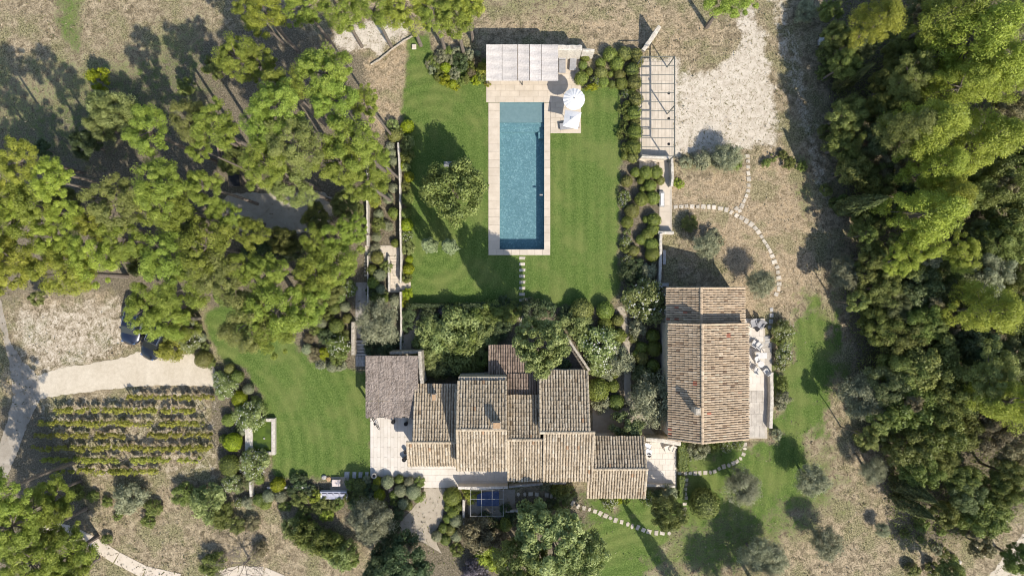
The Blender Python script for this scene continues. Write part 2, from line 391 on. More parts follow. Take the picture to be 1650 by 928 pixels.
BARES = [([(1232,-20),(1262,-20),(1282,60),(1300,140),(1318,230),(1340,310),(1330,330),(1312,300),(1290,210),(1272,140),(1248,50)], 9, 10, 30, .4),
         ([(60,655),(200,630),(350,628),(352,770),(110,770)], 12, 14, 32, .3),
         ([(1092,118),(1110,120),(1160,110),(1185,85),(1195,10),(1215,15),(1232,60),(1245,140),(1250,232),(1100,246),(1090,244)], 9, 12, 31),
         ([(1030,95),(1095,95),(1095,252),(1030,252)], 8, 2, 33),
         ([(540,55),(600,35),(660,45),(640,70),(590,85),(560,95)], 14, 26, 35),
         ([(45,490),(190,478),(215,520),(210,560),(150,590),(70,600),(25,560),(20,500)], 22, 16, 37, .5),
         ([(560,38),(660,28),(665,52),(575,70)], 10, 18, 39)]
BROWNS = [([(1085,300),(1200,270),(1260,250),(1300,330),(1310,420),(1290,490),(1200,505),(1180,440),(1085,330)], 30, 25, 41, 1.3),
          ([(590,70),(660,62),(650,200),(600,220),(585,150)], 12, 10, 43),
          ([(770,15),(950,5),(1120,0),(1180,60),(1110,110),(1040,95),(900,70),(780,60)], 35, 30, 45, .75),
          ([(45,490),(190,478),(215,560),(60,600)], 30, 25, 47, .8),
          ([(1250,820),(1450,780),(1460,930),(1240,930)], 40, 40, 49, .45),
          ([(280,840),(450,820),(460,930),(250,930)], 50, 40, 48, .4)]
LITTERS = [([(140,150),(330,60),(460,40),(600,100),(640,240),(600,560),(480,570),(330,490),(240,540),(180,470),(0,470),(-80,250)], 25, 25, 51),
           ([(1335,-60),(1330,60),(1345,250),(1375,340),(1360,480),(1395,640),(1425,760),(1440,860),(1500,880),(1580,860),(1680,800),(1760,400),(1760,-60)], 14, 16, 53),
           ([(660,490),(1070,490),(1075,700),(960,700),(950,600),(700,610),(650,590)], 8, 5, 55),
           ([(560,195),(645,200),(660,490),(660,600),(560,600),(480,540)], 8, 5, 57),
           ([(995,130),(1034,80),(1034,250),(1064,260),(1068,500),(1000,500),(1000,260)], 3, 3, 59),
           ([(420,762),(600,770),(684,770),(690,830),(640,860),(600,880),(560,830),(440,800)], 6, 5, 61),
           ([(345,585),(395,590),(440,660),(410,690),(440,760),(450,800),(360,800),(340,700),(340,600)], 5, 5, 62),
           ([(700,800),(960,790),(960,960),(560,960),(640,870)], 12, 12, 63),
           ([(-60,640),(60,650),(130,780),(140,960),(-60,960)], 20, 15, 65),
           ([(690,80),(783,80),(783,140),(700,142)], 5, 4, 67)]
def field(defs, X, Y):
    r = np.zeros(X.shape)
    for q in defs: r = np.maximum(r, soft(X, Y, *q[:4])*(q[4] if len(q) > 4 else 1))
    return r
def set_fields(me):
    n = len(me.vertices); co = np.empty(n*3, np.float32); me.vertices.foreach_get("co", co); co = co.reshape(-1, 3)
    X = co[:,0]/S + CX; Y = CY - co[:,1]/S
    pm = np.where((Y > 230) & (Y < 400), np.abs(X-700), np.where(Y <= 230, np.hypot(X-700, Y-230), np.hypot(X-700, Y-400))); mow = np.where(X > 835, X, pm)
    mow = np.where((X < 620) & (Y > 440), np.hypot(X-300, Y-740), mow); mow = np.where(X > 1085, X + 10*np.sin(Y/60), mow); mow = np.where((X > 900) & (Y > 720) & (X < 1085), Y+X*.3, mow)
    a = me.attributes.new("mow", 'FLOAT', 'POINT'); a.data.foreach_set("value", (mow*S).astype(np.float32))
    for nm, d in (("green", GREENS), ("bare", BARES), ("brown", BROWNS), ("litter", LITTERS)):
        f = field(d, X, Y)
        if nm == "bare": f = f * 0.92
        if nm == "brown": f = f * .75
        a = me.attributes.new(nm, 'FLOAT', 'POINT'); a.data.foreach_set("value", f.astype(np.float32))

# pool and pond openings, world coords
PX0, PX1, PY0, PY1 = G(805,0)[0], G(877,0)[0], G(0,402)[1], G(0,165.5)[1]
def make_ground():
    fx = np.arange(-66, 66.01, .33); fy = np.arange(-40, 40.01, .33)
    far = np.array([70,80,100,150,250,500.])
    fx = np.unique(np.concatenate([-far, fx, far, [PX0-.25, PX1+.25]])); fy = np.unique(np.concatenate([-far, fy, far, [PY0-.25, PY1+.25]]))
    Xg, Yg = np.meshgrid(fx, fy, indexing='ij'); nx, ny = Xg.shape
    V = np.stack([Xg.ravel(), Yg.ravel(), np.zeros(nx*ny)], 1)
    i, j = np.meshgrid(np.arange(nx-1), np.arange(ny-1), indexing='ij'); i = i.ravel(); j = j.ravel()
    cx = (fx[i]+fx[i+1])/2; cy = (fy[j]+fy[j+1])/2
    keep = ~((cx > PX0-.25) & (cx < PX1+.25) & (cy > PY0-.25) & (cy < PY1+.25)); i = i[keep]; j = j[keep]
    F = np.stack([i*ny+j, (i+1)*ny+j, (i+1)*ny+j+1, i*ny+j+1], 1)
    me = np_mesh("ground", V, F); set_fields(me); me.materials.append(M_GROUND)
    o = link(bpy.data.objects.new("ground", me)); o["kind"] = "structure"
make_ground()

def densify(poly, step=5.0, amp=0.0, seed=3):
    r = random.Random(seed); out = []
    n = len(poly)
    for i in range(n):
        a, b = poly[i], poly[(i+1) % n]; L = math.hypot(b[0]-a[0], b[1]-a[1]); k = max(1, int(L/step))
        for t in range(k):
            u = t/k; out.append((a[0]+(b[0]-a[0])*u + r.uniform(-amp,amp), a[1]+(b[1]-a[1])*u + r.uniform(-amp,amp)))
    return out
def sheet(name, poly, z, mat, step=0.0, amp=0.0, fields=False, parent=None, hole=None):
    pts = densify(poly, 5, amp) if amp else poly
    bm = bmesh.new(); vs = [bm.verts.new((*G(*p), z)) for p in pts]
    f = bm.faces.new(vs)
    if f.normal.z < 0: bmesh.ops.reverse_faces(bm, faces=[f])
    bm.normal_update()
    if bm.faces[:][0].normal.z < 0: bmesh.ops.reverse_faces(bm, faces=bm.faces[:])
    bmesh.ops.triangulate(bm, faces=bm.faces[:])
    if step or hole:
        xs = [v.co.x for v in bm.verts]; ys = [v.co.y for v in bm.verts]
        cuts = []
        if step:
            cuts += [((x,0,0),(1,0,0)) for x in np.arange(min(xs)+step, max(xs), step)] + [((0,y,0),(0,1,0)) for y in np.arange(min(ys)+step, max(ys), step)]
        if hole: cuts += [((hole[0],0,0),(1,0,0)), ((hole[1],0,0),(1,0,0)), ((0,hole[2],0),(0,1,0)), ((0,hole[3],0),(0,1,0))]
        for co, no in cuts: bmesh.ops.bisect_plane(bm, geom=bm.verts[:]+bm.edges[:]+bm.faces[:], plane_co=co, plane_no=no)
        if hole:
            kill = [f for f in bm.faces if hole[0] < f.calc_center_median().x < hole[1] and hole[2] < f.calc_center_median().y < hole[3]]
            bmesh.ops.delete(bm, geom=kill, context='FACES')
    me = bpy.data.meshes.new(name); bm.to_mesh(me); bm.free()
    if fields: set_fields(me)
    me.materials.append(mat); o = link(bpy.data.objects.new(name, me), parent)
    if parent is None: o["kind"] = "structure"
    return o
HOLE = (PX0-.02, PX1+.02, PY0-.02, PY1+.02)
sheet("lawn", LAWN_POOL, .012, M_GROUND, .5, fields=True, hole=HOLE)
sheet("lawn", LAWN_WEST, .012, M_GROUND, .5, fields=True)
sheet("lawn", LAWN_EAST, .012, M_GROUND, .6, fields=True)
sheet("driveway", [(62,605),(100,592),(150,585),(205,574),(240,560),(275,558),(310,570),(328,588),(345,590),(350,612),(342,622),(250,621),(200,624),(150,630),(100,636),(66,642)], .016, M_DRIVE, amp=1.3)
sheet("road", [(-90,440),(-6,470),(3,490),(14,545),(34,580),(62,604),(66,642),(46,680),(28,730),(8,775),(-10,800),(-30,800),(-8,740),(8,690),(22,640),(16,590),(0,520),(-60,480)], .014, M_ROAD, amp=1.5)
sheet("road", [(1586,940),(1610,905),(1640,868),(1700,820),(1730,850),(1668,900),(1640,930),(1630,945)], .014, M_DRIVE, amp=2)
# gravel garden paths
def ribbon(pts, w):
    L, R = [], []
    for i, p in enumerate(pts):
        a = pts[max(0,i-1)]; b = pts[min(len(pts)-1,i+1)]; d = math.hypot(b[0]-a[0], b[1]-a[1]) or 1
        nx, ny = -(b[1]-a[1])/d, (b[0]-a[0])/d
        ww = w[i] if isinstance(w, list) else w
        L.append((p[0]+nx*ww/2, p[1]+ny*ww/2)); R.append((p[0]-nx*ww/2, p[1]-ny*ww/2))
    return L + R[::-1]
sheet("gravel_path", ribbon([(1000,494),(1006,520),(1009,550),(1011,590),(1011,640),(1022,660),(1038,682),(1052,705)], 11), .02, M_PATH, amp=.8)
sheet("gravel_path", ribbon([(684,497),(678,515),(666,532),(655,548),(652,575)], [11,12,14,17,20]), .02, M_PATH, amp=.8)
sheet("gravel_path", [(684,786),(717,786),(716,812),(712,835),(701,858),(704,876),(712,892),(700,884),(640,850),(648,838),(668,815),(680,800)], .02, M_PATH, amp=.7)
sheet("gravel_path", [(843,480),(853,480),(856,505),(852,530),(838,530),(839,500)], .016, M_PATH, amp=.5)
sheet("gravel_path", [(955,657),(1012,657),(1030,680),(1045,703),(955,703)], .018, M_PATH, amp=.5)
sheet("gravel_court", [(350,330),(372,312),(520,308),(545,330),(525,372),(440,380),(370,370)], .016, M_PATH, amp=1.5)
sheet("gravel_walk", [(573,455),(592,455),(592,545),(573,545)], .018, gravel_mat("walk_gravel", (.28,.26,.24), (.46,.43,.39)), amp=.3)
# pale concrete garden path in slabs with dark joints
conc = structure("garden_path")
def slab_strip(pts, w, parent, name="path_slab", gap=1.0, z=.03, mat=None):
    for a, b in zip(pts[:-1], pts[1:]):
        d = math.hypot(b[0]-a[0], b[1]-a[1]); ux, uy = (b[0]-a[0])/d, (b[1]-a[1])/d
        a2 = (a[0]+ux*gap, a[1]+uy*gap); b2 = (b[0]-ux*gap, b[1]-uy*gap)
        poly = [(a2[0]-uy*w/2, a2[1]+ux*w/2), (b2[0]-uy*w/2, b2[1]+ux*w/2), (b2[0]+uy*w/2, b2[1]-ux*w/2), (a2[0]+uy*w/2, a2[1]-ux*w/2)]
        MB().prism([G(*p) for p in poly], 0, z).build(name, mat or M_PAVE, parent)
slab_strip([(70,848),(112,856),(147,872),(188,898),(233,921),(290,934)], 20, conc, gap=.8)
slab_strip([(318,942),(350,926),(385,919),(425,921),(460,936)], 16, conc, gap=.3)

# ------------------------------------------------------------------ stepping stones
STEP_MESH = []
for k in range(5):
    r = random.Random(40+k); n = 7 if k % 2 else 5
    pts = []
    if k < 3:
        for sx, sy in ((-1,-1),(1,-1),(1,1),(-1,1)): pts.append((sx*.5*r.uniform(.82,1), sy*.5*r.uniform(.82,1)))
    else:
        for i in range(n):
            a = 2*math.pi*i/n; pts.append((.5*math.cos(a)*r.uniform(.85,1.1), .5*math.sin(a)*r.uniform(.85,1.1)))
    mb = MB(); n = len(pts)
    vs = [(x,y,-.02) for x,y in pts]+[(x,y,.03) for x,y in pts]+[(x*.93,y*.93,.042) for x,y in pts]
    fs = [tuple(range(n-1,-1,-1)), tuple(range(2*n,3*n))]+[(i,(i+1)%n,n+(i+1)%n,n+i) for i in range(n)]+[(n+i,n+(i+1)%n,2*n+(i+1)%n,2*n+i) for i in range(n)]
    mb.add(vs, fs); STEP_MESH.append(mb.mesh("stepping_stone"))
def step_path(name, pts, size=(8,8), mat=None, jit=.25, kinds=(0,1,2), rot=None, seed=1):
    p = structure(name); r = random.Random(seed)
    for i, q in enumerate(pts):
        o = link(bpy.data.objects.new("stepping_stone", STEP_MESH[r.choice(kinds)]), p)
        if not o.data.materials: o.data.materials.append(M_STEP)
        if mat: o.material_slots[0].link = 'OBJECT'; o.material_slots[0].material = mat
        x, y = G(q[0], q[1]); o.location = (x, y, .012)
        sx, sy = (q[2], q[3]) if len(q) > 3 else (size[0]*r.uniform(1-jit,1+jit), size[1]*r.uniform(1-jit,1+jit))
        o.scale = (sx*S, sy*S, 1)
        if rot == 'path':
            a = pts[max(0,i-1)]; b = pts[min(len(pts)-1,i+1)]; o.rotation_euler.z = math.atan2(-(b[1]-a[1]), b[0]-a[0]) + r.uniform(-.15,.15)
        else: o.rotation_euler.z = r.uniform(-.06,.06)
def zl(lst, ox, oy, s): return [(ox+x/s, oy+y/s) for x, y in lst]
step_path("stepping_stone_path", [(841.5+rnd.uniform(-.4,.4), 416+i*9.7, 10.5, 5) for i in range(12)], jit=0, seed=2)
A = zl([(33,362),(68,360),(101,357),(136,360),(171,361),(206,361),(240,362),(272,364),(313,373),(349,380),(380,395),(413,416),(444,431),(474,450),(504,470),(529,494),(549,519),(568,547),(586,578),(606,607),(622,636),(635,668),(648,704),(665,737),(670,768),(675,803),(677,841),(675,873),(660,905)],1080,240,3.867)
step_path("stepping_stone_path", A, (7.2,7.2), None, .25, (0,1,2), 'path', 3)
step_path("stepping_stone_path", zl([(481,45),(484,78),(485,113),(486,152),(489,188),(488,227),(485,262),(474,293),(461,324),(446,356),(432,386),(412,372)],1080,240,3.867), (7,6.6), None, .22, (0,1,2), 'path', 4)
step_path("stepping_stone_path", [(835,796),(845.5,796),(855,795.5),(865,796)] + zl([(-85,345),(-50,352),(-18,362),(18,374),(58,387),(101,402),(140,425),(182,437),(222,447),(262,461),(299,475),(338,492),(372,508),(410,524),(453,537),(498,553),(529,568),(570,577),(610,595),(650,607),(703,616),(746,618),(795,618)],900,720,4.464), (7,8), None, .2, (0,1,2,3,4), 'path', 5)
step_path("stepping_stone_path", zl([(180,320),(229,318),(270,320),(310,320),(348,318),(394,315),(436,312),(472,305),(510,282),(548,265),(588,254),(625,237),(657,222),(686,198),(711,163),(721,115),(722,80)],1060,700,5.156), (6.6,7.6), None, .2, (0,1,2,3,4), 'path', 6)
step_path("stepping_stone_path", zl([(232,375),(230,415),(228,452),(230,490),(232,525),(222,574),(219,618),(214,664)],1060,700,5.156), (7,6), None, .2, (0,1,2,3), None, 7)
step_path("stepping_stone_path", [(559,764,9,10),(571,765,6.5,11),(581,765,6.5,11),(591,764.5,6,9.5)], mat=M_GSTEP, seed=8)
step_path("stepping_stone_path", [(1243,499,6,7),(1243,508,7,7),(1242,518,7,8),(1241,527,8,7)], mat=M_GSTEP, seed=9)

# ------------------------------------------------------------------ paving in slabs
PCACHE = {}
def slab_mesh(w, h, t, mat):
    key = (round(w,3), round(h,3), round(t,3), mat.name)
    if key not in PCACHE:
        mb = MB(); mb.cbox(-w/2, w/2, -h/2, h/2, 0, t, .008); me = mb.mesh("paving_slab"); me.materials.append(mat); PCACHE[key] = me
    return PCACHE[key]
def pave(parent, rects, w, h, z=.03, t=.035, mat=None, name="paving_slab", gap=.009, seed=1, vertical=False):
    """rects in photo px (x0,y0,x1,y1) at ground; running bond"""
    mat = mat or M_PAVE; r = random.Random(seed); off = ORIGIN[parent.name]
    for (x0,y0,x1,y1) in rects:
        ax, ay = G(x0, y1); bx, by = G(x1, y0); LX, LY = bx-ax, by-ay
        rows = max(1, round((LX if vertical else LY)/(S*h))); rl = (LX if vertical else LY)/rows
        cl_full = LY if vertical else LX
        cols = max(1, round(cl_full/(S*w))); cl = cl_full/cols
        for j in range(rows):
            segs = []
            if j % 2 == 0 or cols == 1: segs = [(i*cl, cl) for i in range(cols)]
            else: segs = [(0, cl/2)] + [(cl/2+i*cl, cl) for i in range(cols-1)] + [(cl_full-cl/2, cl/2)]
            for s0, sl_ in segs:
                ww, hh = sl_-gap, rl-gap
                if vertical: c = (ax+(j+.5)*rl, ay+s0+sl_/2); me = slab_mesh(hh, ww, t, mat)
                else: c = (ax+s0+sl_/2, ay+(j+.5)*rl); me = slab_mesh(ww, hh, t, mat)
                o = link(bpy.data.objects.new(name, me), parent)
                o.location = (c[0]-off[0], c[1]-off[1], z - t + r.uniform(-.0015,.0015) - off[2])
def bed(parent, x0, y0, x1, y1, z, name="joint_bed"):
    ax, ay = G(x0, y1); bx, by = G(x1, y0); return MB().box(ax, bx, ay, by, -.02, z).build(name, M_JOINT, parent)

# ------------------------------------------------------------------ swimming pool
pool_loc = (*G(841,284), 0)
pool = thing("swimming_pool", "long rectangular blue swimming pool with pale stone edge in the lawn", "pool", pool_loc)
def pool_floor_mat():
    m, nt, b = new_mat("pool_mosaic_painted_glints"); p = pos(nt)
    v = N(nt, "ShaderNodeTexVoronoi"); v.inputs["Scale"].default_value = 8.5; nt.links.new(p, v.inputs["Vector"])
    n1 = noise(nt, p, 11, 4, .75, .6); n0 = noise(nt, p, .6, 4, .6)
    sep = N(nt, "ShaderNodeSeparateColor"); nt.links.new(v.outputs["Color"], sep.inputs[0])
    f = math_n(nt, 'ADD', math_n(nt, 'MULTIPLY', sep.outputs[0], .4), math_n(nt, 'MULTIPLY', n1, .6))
    c = ramp(nt, f, [(0.34, (.155,.265,.29)), (0.5, (.185,.305,.335)), (0.64, (.225,.355,.385)), (.80, (.45,.57,.58))])  # mosaic tones, with caustic-like bright glints painted into the tile colour
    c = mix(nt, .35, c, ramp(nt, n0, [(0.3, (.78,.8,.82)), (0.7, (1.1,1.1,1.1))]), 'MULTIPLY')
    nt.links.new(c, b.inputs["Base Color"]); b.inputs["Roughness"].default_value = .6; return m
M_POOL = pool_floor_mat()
M_LEDGE = simple_mat("pool_ledge", (.23,.30,.31), (.28,.345,.35), 3, .7, .2, .02)
def water_mat(name, tint, bs=.25, sc=5):
    m, nt, b = new_mat(name); p = pos(nt)
    nt.nodes.remove(b)
    tr = N(nt, "ShaderNodeBsdfTransparent"); tr.inputs[0].default_value = (*tint, 1)
    gl = N(nt, "ShaderNodeBsdfGlossy"); gl.inputs["Roughness"].default_value = .08; gl.inputs["Color"].default_value = (1,1,1,1)
    bp = N(nt, "ShaderNodeBump"); bp.inputs["Strength"].default_value = bs; bp.inputs["Distance"].default_value = .05
    nt.links.new(noise(nt, p, sc, 4, .6, .6), bp.inputs["Height"]); nt.links.new(bp.outputs[0], gl.inputs["Normal"])
    fr = N(nt, "ShaderNodeFresnel"); fr.inputs[0].default_value = 1.33; nt.links.new(bp.outputs[0], fr.inputs["Normal"])
    mx = N(nt, "ShaderNodeMixShader"); nt.links.new(fr.outputs[0], mx.inputs[0]); nt.links.new(tr.outputs[0], mx.inputs[1]); nt.links.new(gl.outputs[0], mx.inputs[2])
    nt.links.new(mx.outputs[0], nt.nodes["Material Output"].inputs[0]); return m
D = -1.25; LED = G(0,196)[1]
mb = MB()
x0, x1, y0, y1 = PX0, PX1, PY0, PY1
mb.add([(x0,y0,D),(x1,y0,D),(x1,y1,D),(x0,y1,D)], [(0,1,2,3)])
mb.add([(x0,y0,D),(x1,y0,D),(x1,y0,.03),(x0,y0,.03)], [(0,3,2,1)]); mb.add([(x0,y1,D),(x1,y1,D),(x1,y1,.03),(x0,y1,.03)], [(0,1,2,3)])
mb.add([(x0,y0,D),(x0,y1,D),(x0,y1,.03),(x0,y0,.03)], [(0,1,2,3)]); mb.add([(x1,y0,D),(x1,y1,D),(x1,y1,.03),(x1,y0,.03)], [(0,3,2,1)])
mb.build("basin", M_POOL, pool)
MB().box(x0+.01, x1-.01, LED, y1-.01, D+.01, -.30).build("shallow_ledge", M_LEDGE, pool)
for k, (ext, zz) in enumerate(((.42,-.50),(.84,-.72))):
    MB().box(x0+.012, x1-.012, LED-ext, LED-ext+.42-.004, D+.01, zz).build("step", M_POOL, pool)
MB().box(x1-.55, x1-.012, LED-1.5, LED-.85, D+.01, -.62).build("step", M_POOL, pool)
wm = MB(); nX, nY = 8, 24
wm.add([(x0,y0,-.10),(x1,y0,-.10),(x1,y1,-.10),(x0,y1,-.10)], [(0,1,2,3)])
wm.build("water", water_mat("pool_water", (.82,.92,.95)), pool)
MB().box(G(869.5,0)[0], G(874.5,0)[0], G(0,315)[1], G(0,313)[1], -.16, -.06).build("skimmer", M_GSTEP, pool)
# coping
cop = 0
def coping(xa, xb, ya, yb, n, horiz):
    for i in range(n):
        if horiz: r0 = xa+(xb-xa)*i/n; r1 = xa+(xb-xa)*(i+1)/n; rect = (r0+.1, ya, r1-.1, yb)
        else: r0 = ya+(yb-ya)*i/n; r1 = ya+(yb-ya)*(i+1)/n; rect = (xa, r0+.1, xb, r1-.1)
        ax, ay = G(rect[0], rect[3]); bx, by = G(rect[2], rect[1])
        me = slab_mesh(bx-ax, by-ay, .05, M_PAVE); o = link(bpy.data.objects.new("coping_slab", me), pool)
        o.location = ((ax+bx)/2-pool_loc[0], (ay+by)/2-pool_loc[1], .012)
coping(787,805.2,166,402,18,False); coping(876.8,886.5,166,402,18,False)
coping(787,886.5,402,411,8,True)
terr = structure("pool_terrace")
bed(terr, 783.5,130,936,160,.024); bed(terr, 886.6,160,936,215,.024)
MB().box(*[G(786.5,0)[0], PX0], G(0,412)[1], G(0,160)[1], -.02, .008).build("joint_bed", M_JOINT, terr)
MB().box(*[PX1, G(887,0)[0]], G(0,412)[1], G(0,160)[1], -.02, .008).build("joint_bed", M_JOINT, terr)
MB().box(PX0, PX1, G(0,412)[1], PY0, -.02, .008).build("joint_bed", M_JOINT, terr)
MB().box(PX0, PX1, PY1, G(0,160)[1], -.02, .008).build("joint_bed", M_JOINT, terr)
pave(terr, [(783.5,92,900,128),(783.5,128,936,165.3),(887,165.5,936,215)], 15, 8.5, .062, mat=M_PAVE, seed=5)
pave(terr, [(900,86,934,128)], 15, 8.5, .062, mat=M_PAVE, seed=6)
bed(terr, 783.5,88,934,130,.022)

# other terraces
ter2 = structure("house_terrace")
R2 = [(597,672,657,768),(657,745,735,785),(657,672,690,745),(735,757,818,783)]
for q in R2: bed(ter2, *q, .07)
pave(ter2, R2[:1], 34, 5.5, .10, mat=M_PAVE2, seed=11, vertical=True)
pave(ter2, R2[1:], 13, 9, .102, mat=M_PAVE2, seed=12)
ter3 = structure("courtyard_terrace"); bed(ter3, 1036,712,1089.5,784,.06); pave(ter3, [(1036,712,1089.5,784)], 9, 9, .09, mat=M_PAVE2, seed=13)
ter4 = structure("annex_terrace")
bed(ter4, 1180,513,1232,551,.14); pave(ter4, [(1180,513,1229,551)], 12, 10, .17, mat=M_PAVE2, seed=14)
M_WORN = simple_mat("worn_paving", (.34,.31,.27), (.52,.48,.42), 1.2, .85, .2, .01, .12, 18)
bed(ter4, 1180,560,1236,706,.05); pave(ter4, [(1180,561,1232,629)], 14, 12, .08, mat=M_PAVE2, seed=15); pave(ter4, [(1180,629,1232,704)], 9, 18.5, .08, mat=M_WORN, seed=16)
bed(ter4, 1229,540,1240,575,.04); pave(ter4, [(1232,551,1243,600),(1232,600,1236,690)], 8, 8, .07, mat=M_WORN, seed=17); pave(ter4, [(1180,551.3,1232,560.8)], 9, 9, .08, mat=M_WORN, seed=18)
for k in range(3): MB().cbox(*G(1229.5,0)[:1], G(1240,0)[0], G(0,545+k*4)[1], G(0,541.3+k*4)[1], 0, .15-.035*k).build("step", M_GSTEP, ter4)
ter5 = structure("garden_steps_terrace")
bed(ter5, 1062,254,1082.5,376,.05); pave(ter5, [(1063,262,1079,372)], 14, 10, .08, mat=M_PAVE, seed=19); pave(ter5, [(1030,252,1079,261.5)], 10, 10, .07, mat=M_PAVE, seed=20)
for k in range(6): MB().cbox(G(1030+k*4.6,0)[0], G(1034.2+k*4.6,0)[0], G(0,274)[1], G(0,262.3)[1], 0, .06+.025*k).build("step", M_PAVE, ter5)
ter6 = structure("garden_landing")
bed(ter6, 588,395.5,644,424,.04); pave(ter6, [(588,396,643,412)], 9, 8, .07, mat=M_PAVE, seed=21)
bed(ter6, 625,412,644,471,.03); pave(ter6, [(628,454.2,662,468)], 9, 7, .05, mat=M_PAVE, seed=22)
for k in range(9): MB().cbox(G(627,0)[0], G(643,0)[0], G(0,416.2+k*4.7)[1], G(0,412.3+k*4.7)[1], 0, .075-.003*k).build("step", M_PAVE, ter6)
for k in range(6): MB().cbox(G(587.5,0)[0], G(592.2,0)[0], G(0,417+k*5.6)[1], G(0,413.6+k*5.6)[1], 0, .12).build("step", M_PAVE, ter6)
ter7 = structure("stone_stairs")
for k in range(5): MB().cbox(G(573,0)[0], G(591,0)[0], G(0,552+k*5.3)[1], G(0,547.6+k*5.3)[1], 0, .30-.05*k).build("step", M_GSTEP, ter7)
pave(ter7, [(573,573.5,588,590)], 6, 6, .05, mat=M_GSTEP, seed=23)
# ------------------------------------------------------------------ roofs and houses
def tile_slope(O, U, LU, T, LT, pitch=.25, course=.40, seed=0, r0=.106):
    """half-barrel cover tiles on a slope; O eave corner, U along eave, T up the slope; returns V,F,v"""
    rs = np.random.RandomState(seed)
    U = np.array(U, float); T = np.array(T, float); O = np.array(O, float)
    Nn = np.cross(U, T); Nn /= np.linalg.norm(Nn)
    if Nn[2] < 0: Nn = -Nn
    nu = max(1, int(round(LU/pitch))); nt_ = max(1, int(round(LT/course))); pu = LU/nu; ct = LT/nt_
    I, J = np.meshgrid(np.arange(nu), np.arange(nt_), indexing='ij'); I = I.ravel(); J = J.ravel(); n = len(I)
    uc = (I+.5)*pu + rs.normal(0,.008,n); s0 = J*ct + rs.normal(0,.02,n) - .03; s1 = s0 + ct*1.16
    rl = r0*(pu/.25)*rs.uniform(.94,1.06,n); ru = rl*.80; zl = .046+rs.uniform(0,.012,n); zu = .040
    lean = rs.normal(0,.012,n)
    seg = 5; ang = np.linspace(0, math.pi, seg+1)
    V = np.empty((n, 2*(seg+1), 3))
    for q, (ss, rr, zz, du) in enumerate(((s0, rl, zl, 0), (s1, ru, zu, lean))):
        for k, a in enumerate(ang):
            u = uc + du + rr*math.cos(a); h = zz + rr*math.sin(a)*.85
            V[:, q*(seg+1)+k, :] = O + u[:,None]*U + ss[:,None]*T + h[:,None]*Nn
    base = (np.arange(n)*2*(seg+1))[:,None]
    F = np.concatenate([base + np.array([[k, k+1, seg+2+k, seg+1+k]]) for k in range(seg)], 0)
    # lower end closing face
    v = np.tile(np.clip(.56+rs.normal(0,.15,n)+np.repeat(rs.normal(0,.06,nu),nt_)+(rs.rand(n)<.006)*.5-(rs.rand(n)<.07)*.35, 0, 1), seg)
    endF = np.concatenate([base + np.array([[0, k, k+1, k+1]]) for k in range(1, seg)], 0)
    return V.reshape(-1,3), F, v
def ridge_row(A, B, r=.13, course=.42, seed=0):
    rs = np.random.RandomState(seed); A = np.array(A, float); B = np.array(B, float); L = np.linalg.norm(B-A); D_ = (B-A)/L
    U = np.cross(D_, [0,0,1.]); U /= np.linalg.norm(U); Z = np.array([0,0,1.])
    n = max(1, int(L/course)); ct = L/n; V = []; F = []; v = []
    for j in range(n):
        b = len(V); rr = r*rs.uniform(.93,1.07); t = float(np.clip(rs.normal(.6,.12),0,.95))
        for ss, q, h in ((j*ct, rr, .03), ((j+1.12)*ct, rr*.85, .005)):
            for k in range(6):
                a = math.pi*k/5; V.append(A + D_*ss + U*q*math.cos(a) + Z*(q*math.sin(a)*.8 + h))
        for k in range(5): F.append((b+k, b+k+1, b+7+k, b+6+k)); v.append(t)
    return np.array(V), np.array(F), np.array(v)
def join_np(lst):
    V = []; F = []; v = []; o = 0
    for a, b, c in lst: V.append(a); F.append(b+o); v.append(c); o += len(a)
    return np.concatenate(V), np.concatenate(F), np.concatenate(v)
def np_obj(name, data, mat, parent, smooth=True, stuff=False):
    off = np.array(ORIGIN[root_of(parent).name]); V, F, v = data
    me = np_mesh(name, V-off, F, v, smooth); me.materials.append(mat)
    o = link(bpy.data.objects.new(name, me), parent)
    if stuff: o["kind"] = "stuff"
    return o
def root_of(o):
    while o.parent is not None: o = o.parent
    return o
SEED = [100]
def slope(parent, e0, e1, r0, r1, mat=M_TILE, pitch=.25, verge=(True, True), course=.40):
    """rectangular slope; e0,e1 eave corners, r0,r1 ridge corners (world)"""
    SEED[0] += 1
    e0, e1, r0, r1 = map(Vector, (e0, e1, r0, r1))
    U = e1-e0; LU = U.length; U.normalize(); T = r0-e0; T = T - U*T.dot(U); LT = T.length; T.normalize()
    Nn = U.cross(T); Nn = Nn if Nn.z > 0 else -Nn
    roof = MB(); th = .10
    q = [e0, e1, e0+U*LU+T*LT, e0+T*LT]
    roof.add([p for p in q]+[p-Nn*th for p in q], [(0,1,2,3),(7,6,5,4),(0,4,5,1),(1,5,6,2),(2,6,7,3),(3,7,4,0)])
    ro = roof.build("roof_slope", M_PAN, parent)
    np_obj("roof_tiles", tile_slope(e0, U, LU, T, LT, pitch, course, SEED[0]), mat, ro, True, True)
    rows = []
    if verge[0]: rows.append(ridge_row(e0+U*.06+Nn*.07, e0+U*.06+T*LT+Nn*.07, .10, .4, SEED[0]+1))
    if verge[1]: rows.append(ridge_row(e1-U*.06+Nn*.07, e1-U*.06+T*LT+Nn*.07, .10, .4, SEED[0]+2))
    if rows: np_obj("verge_tiles", join_np(rows), mat, ro, True, True)
    return ro
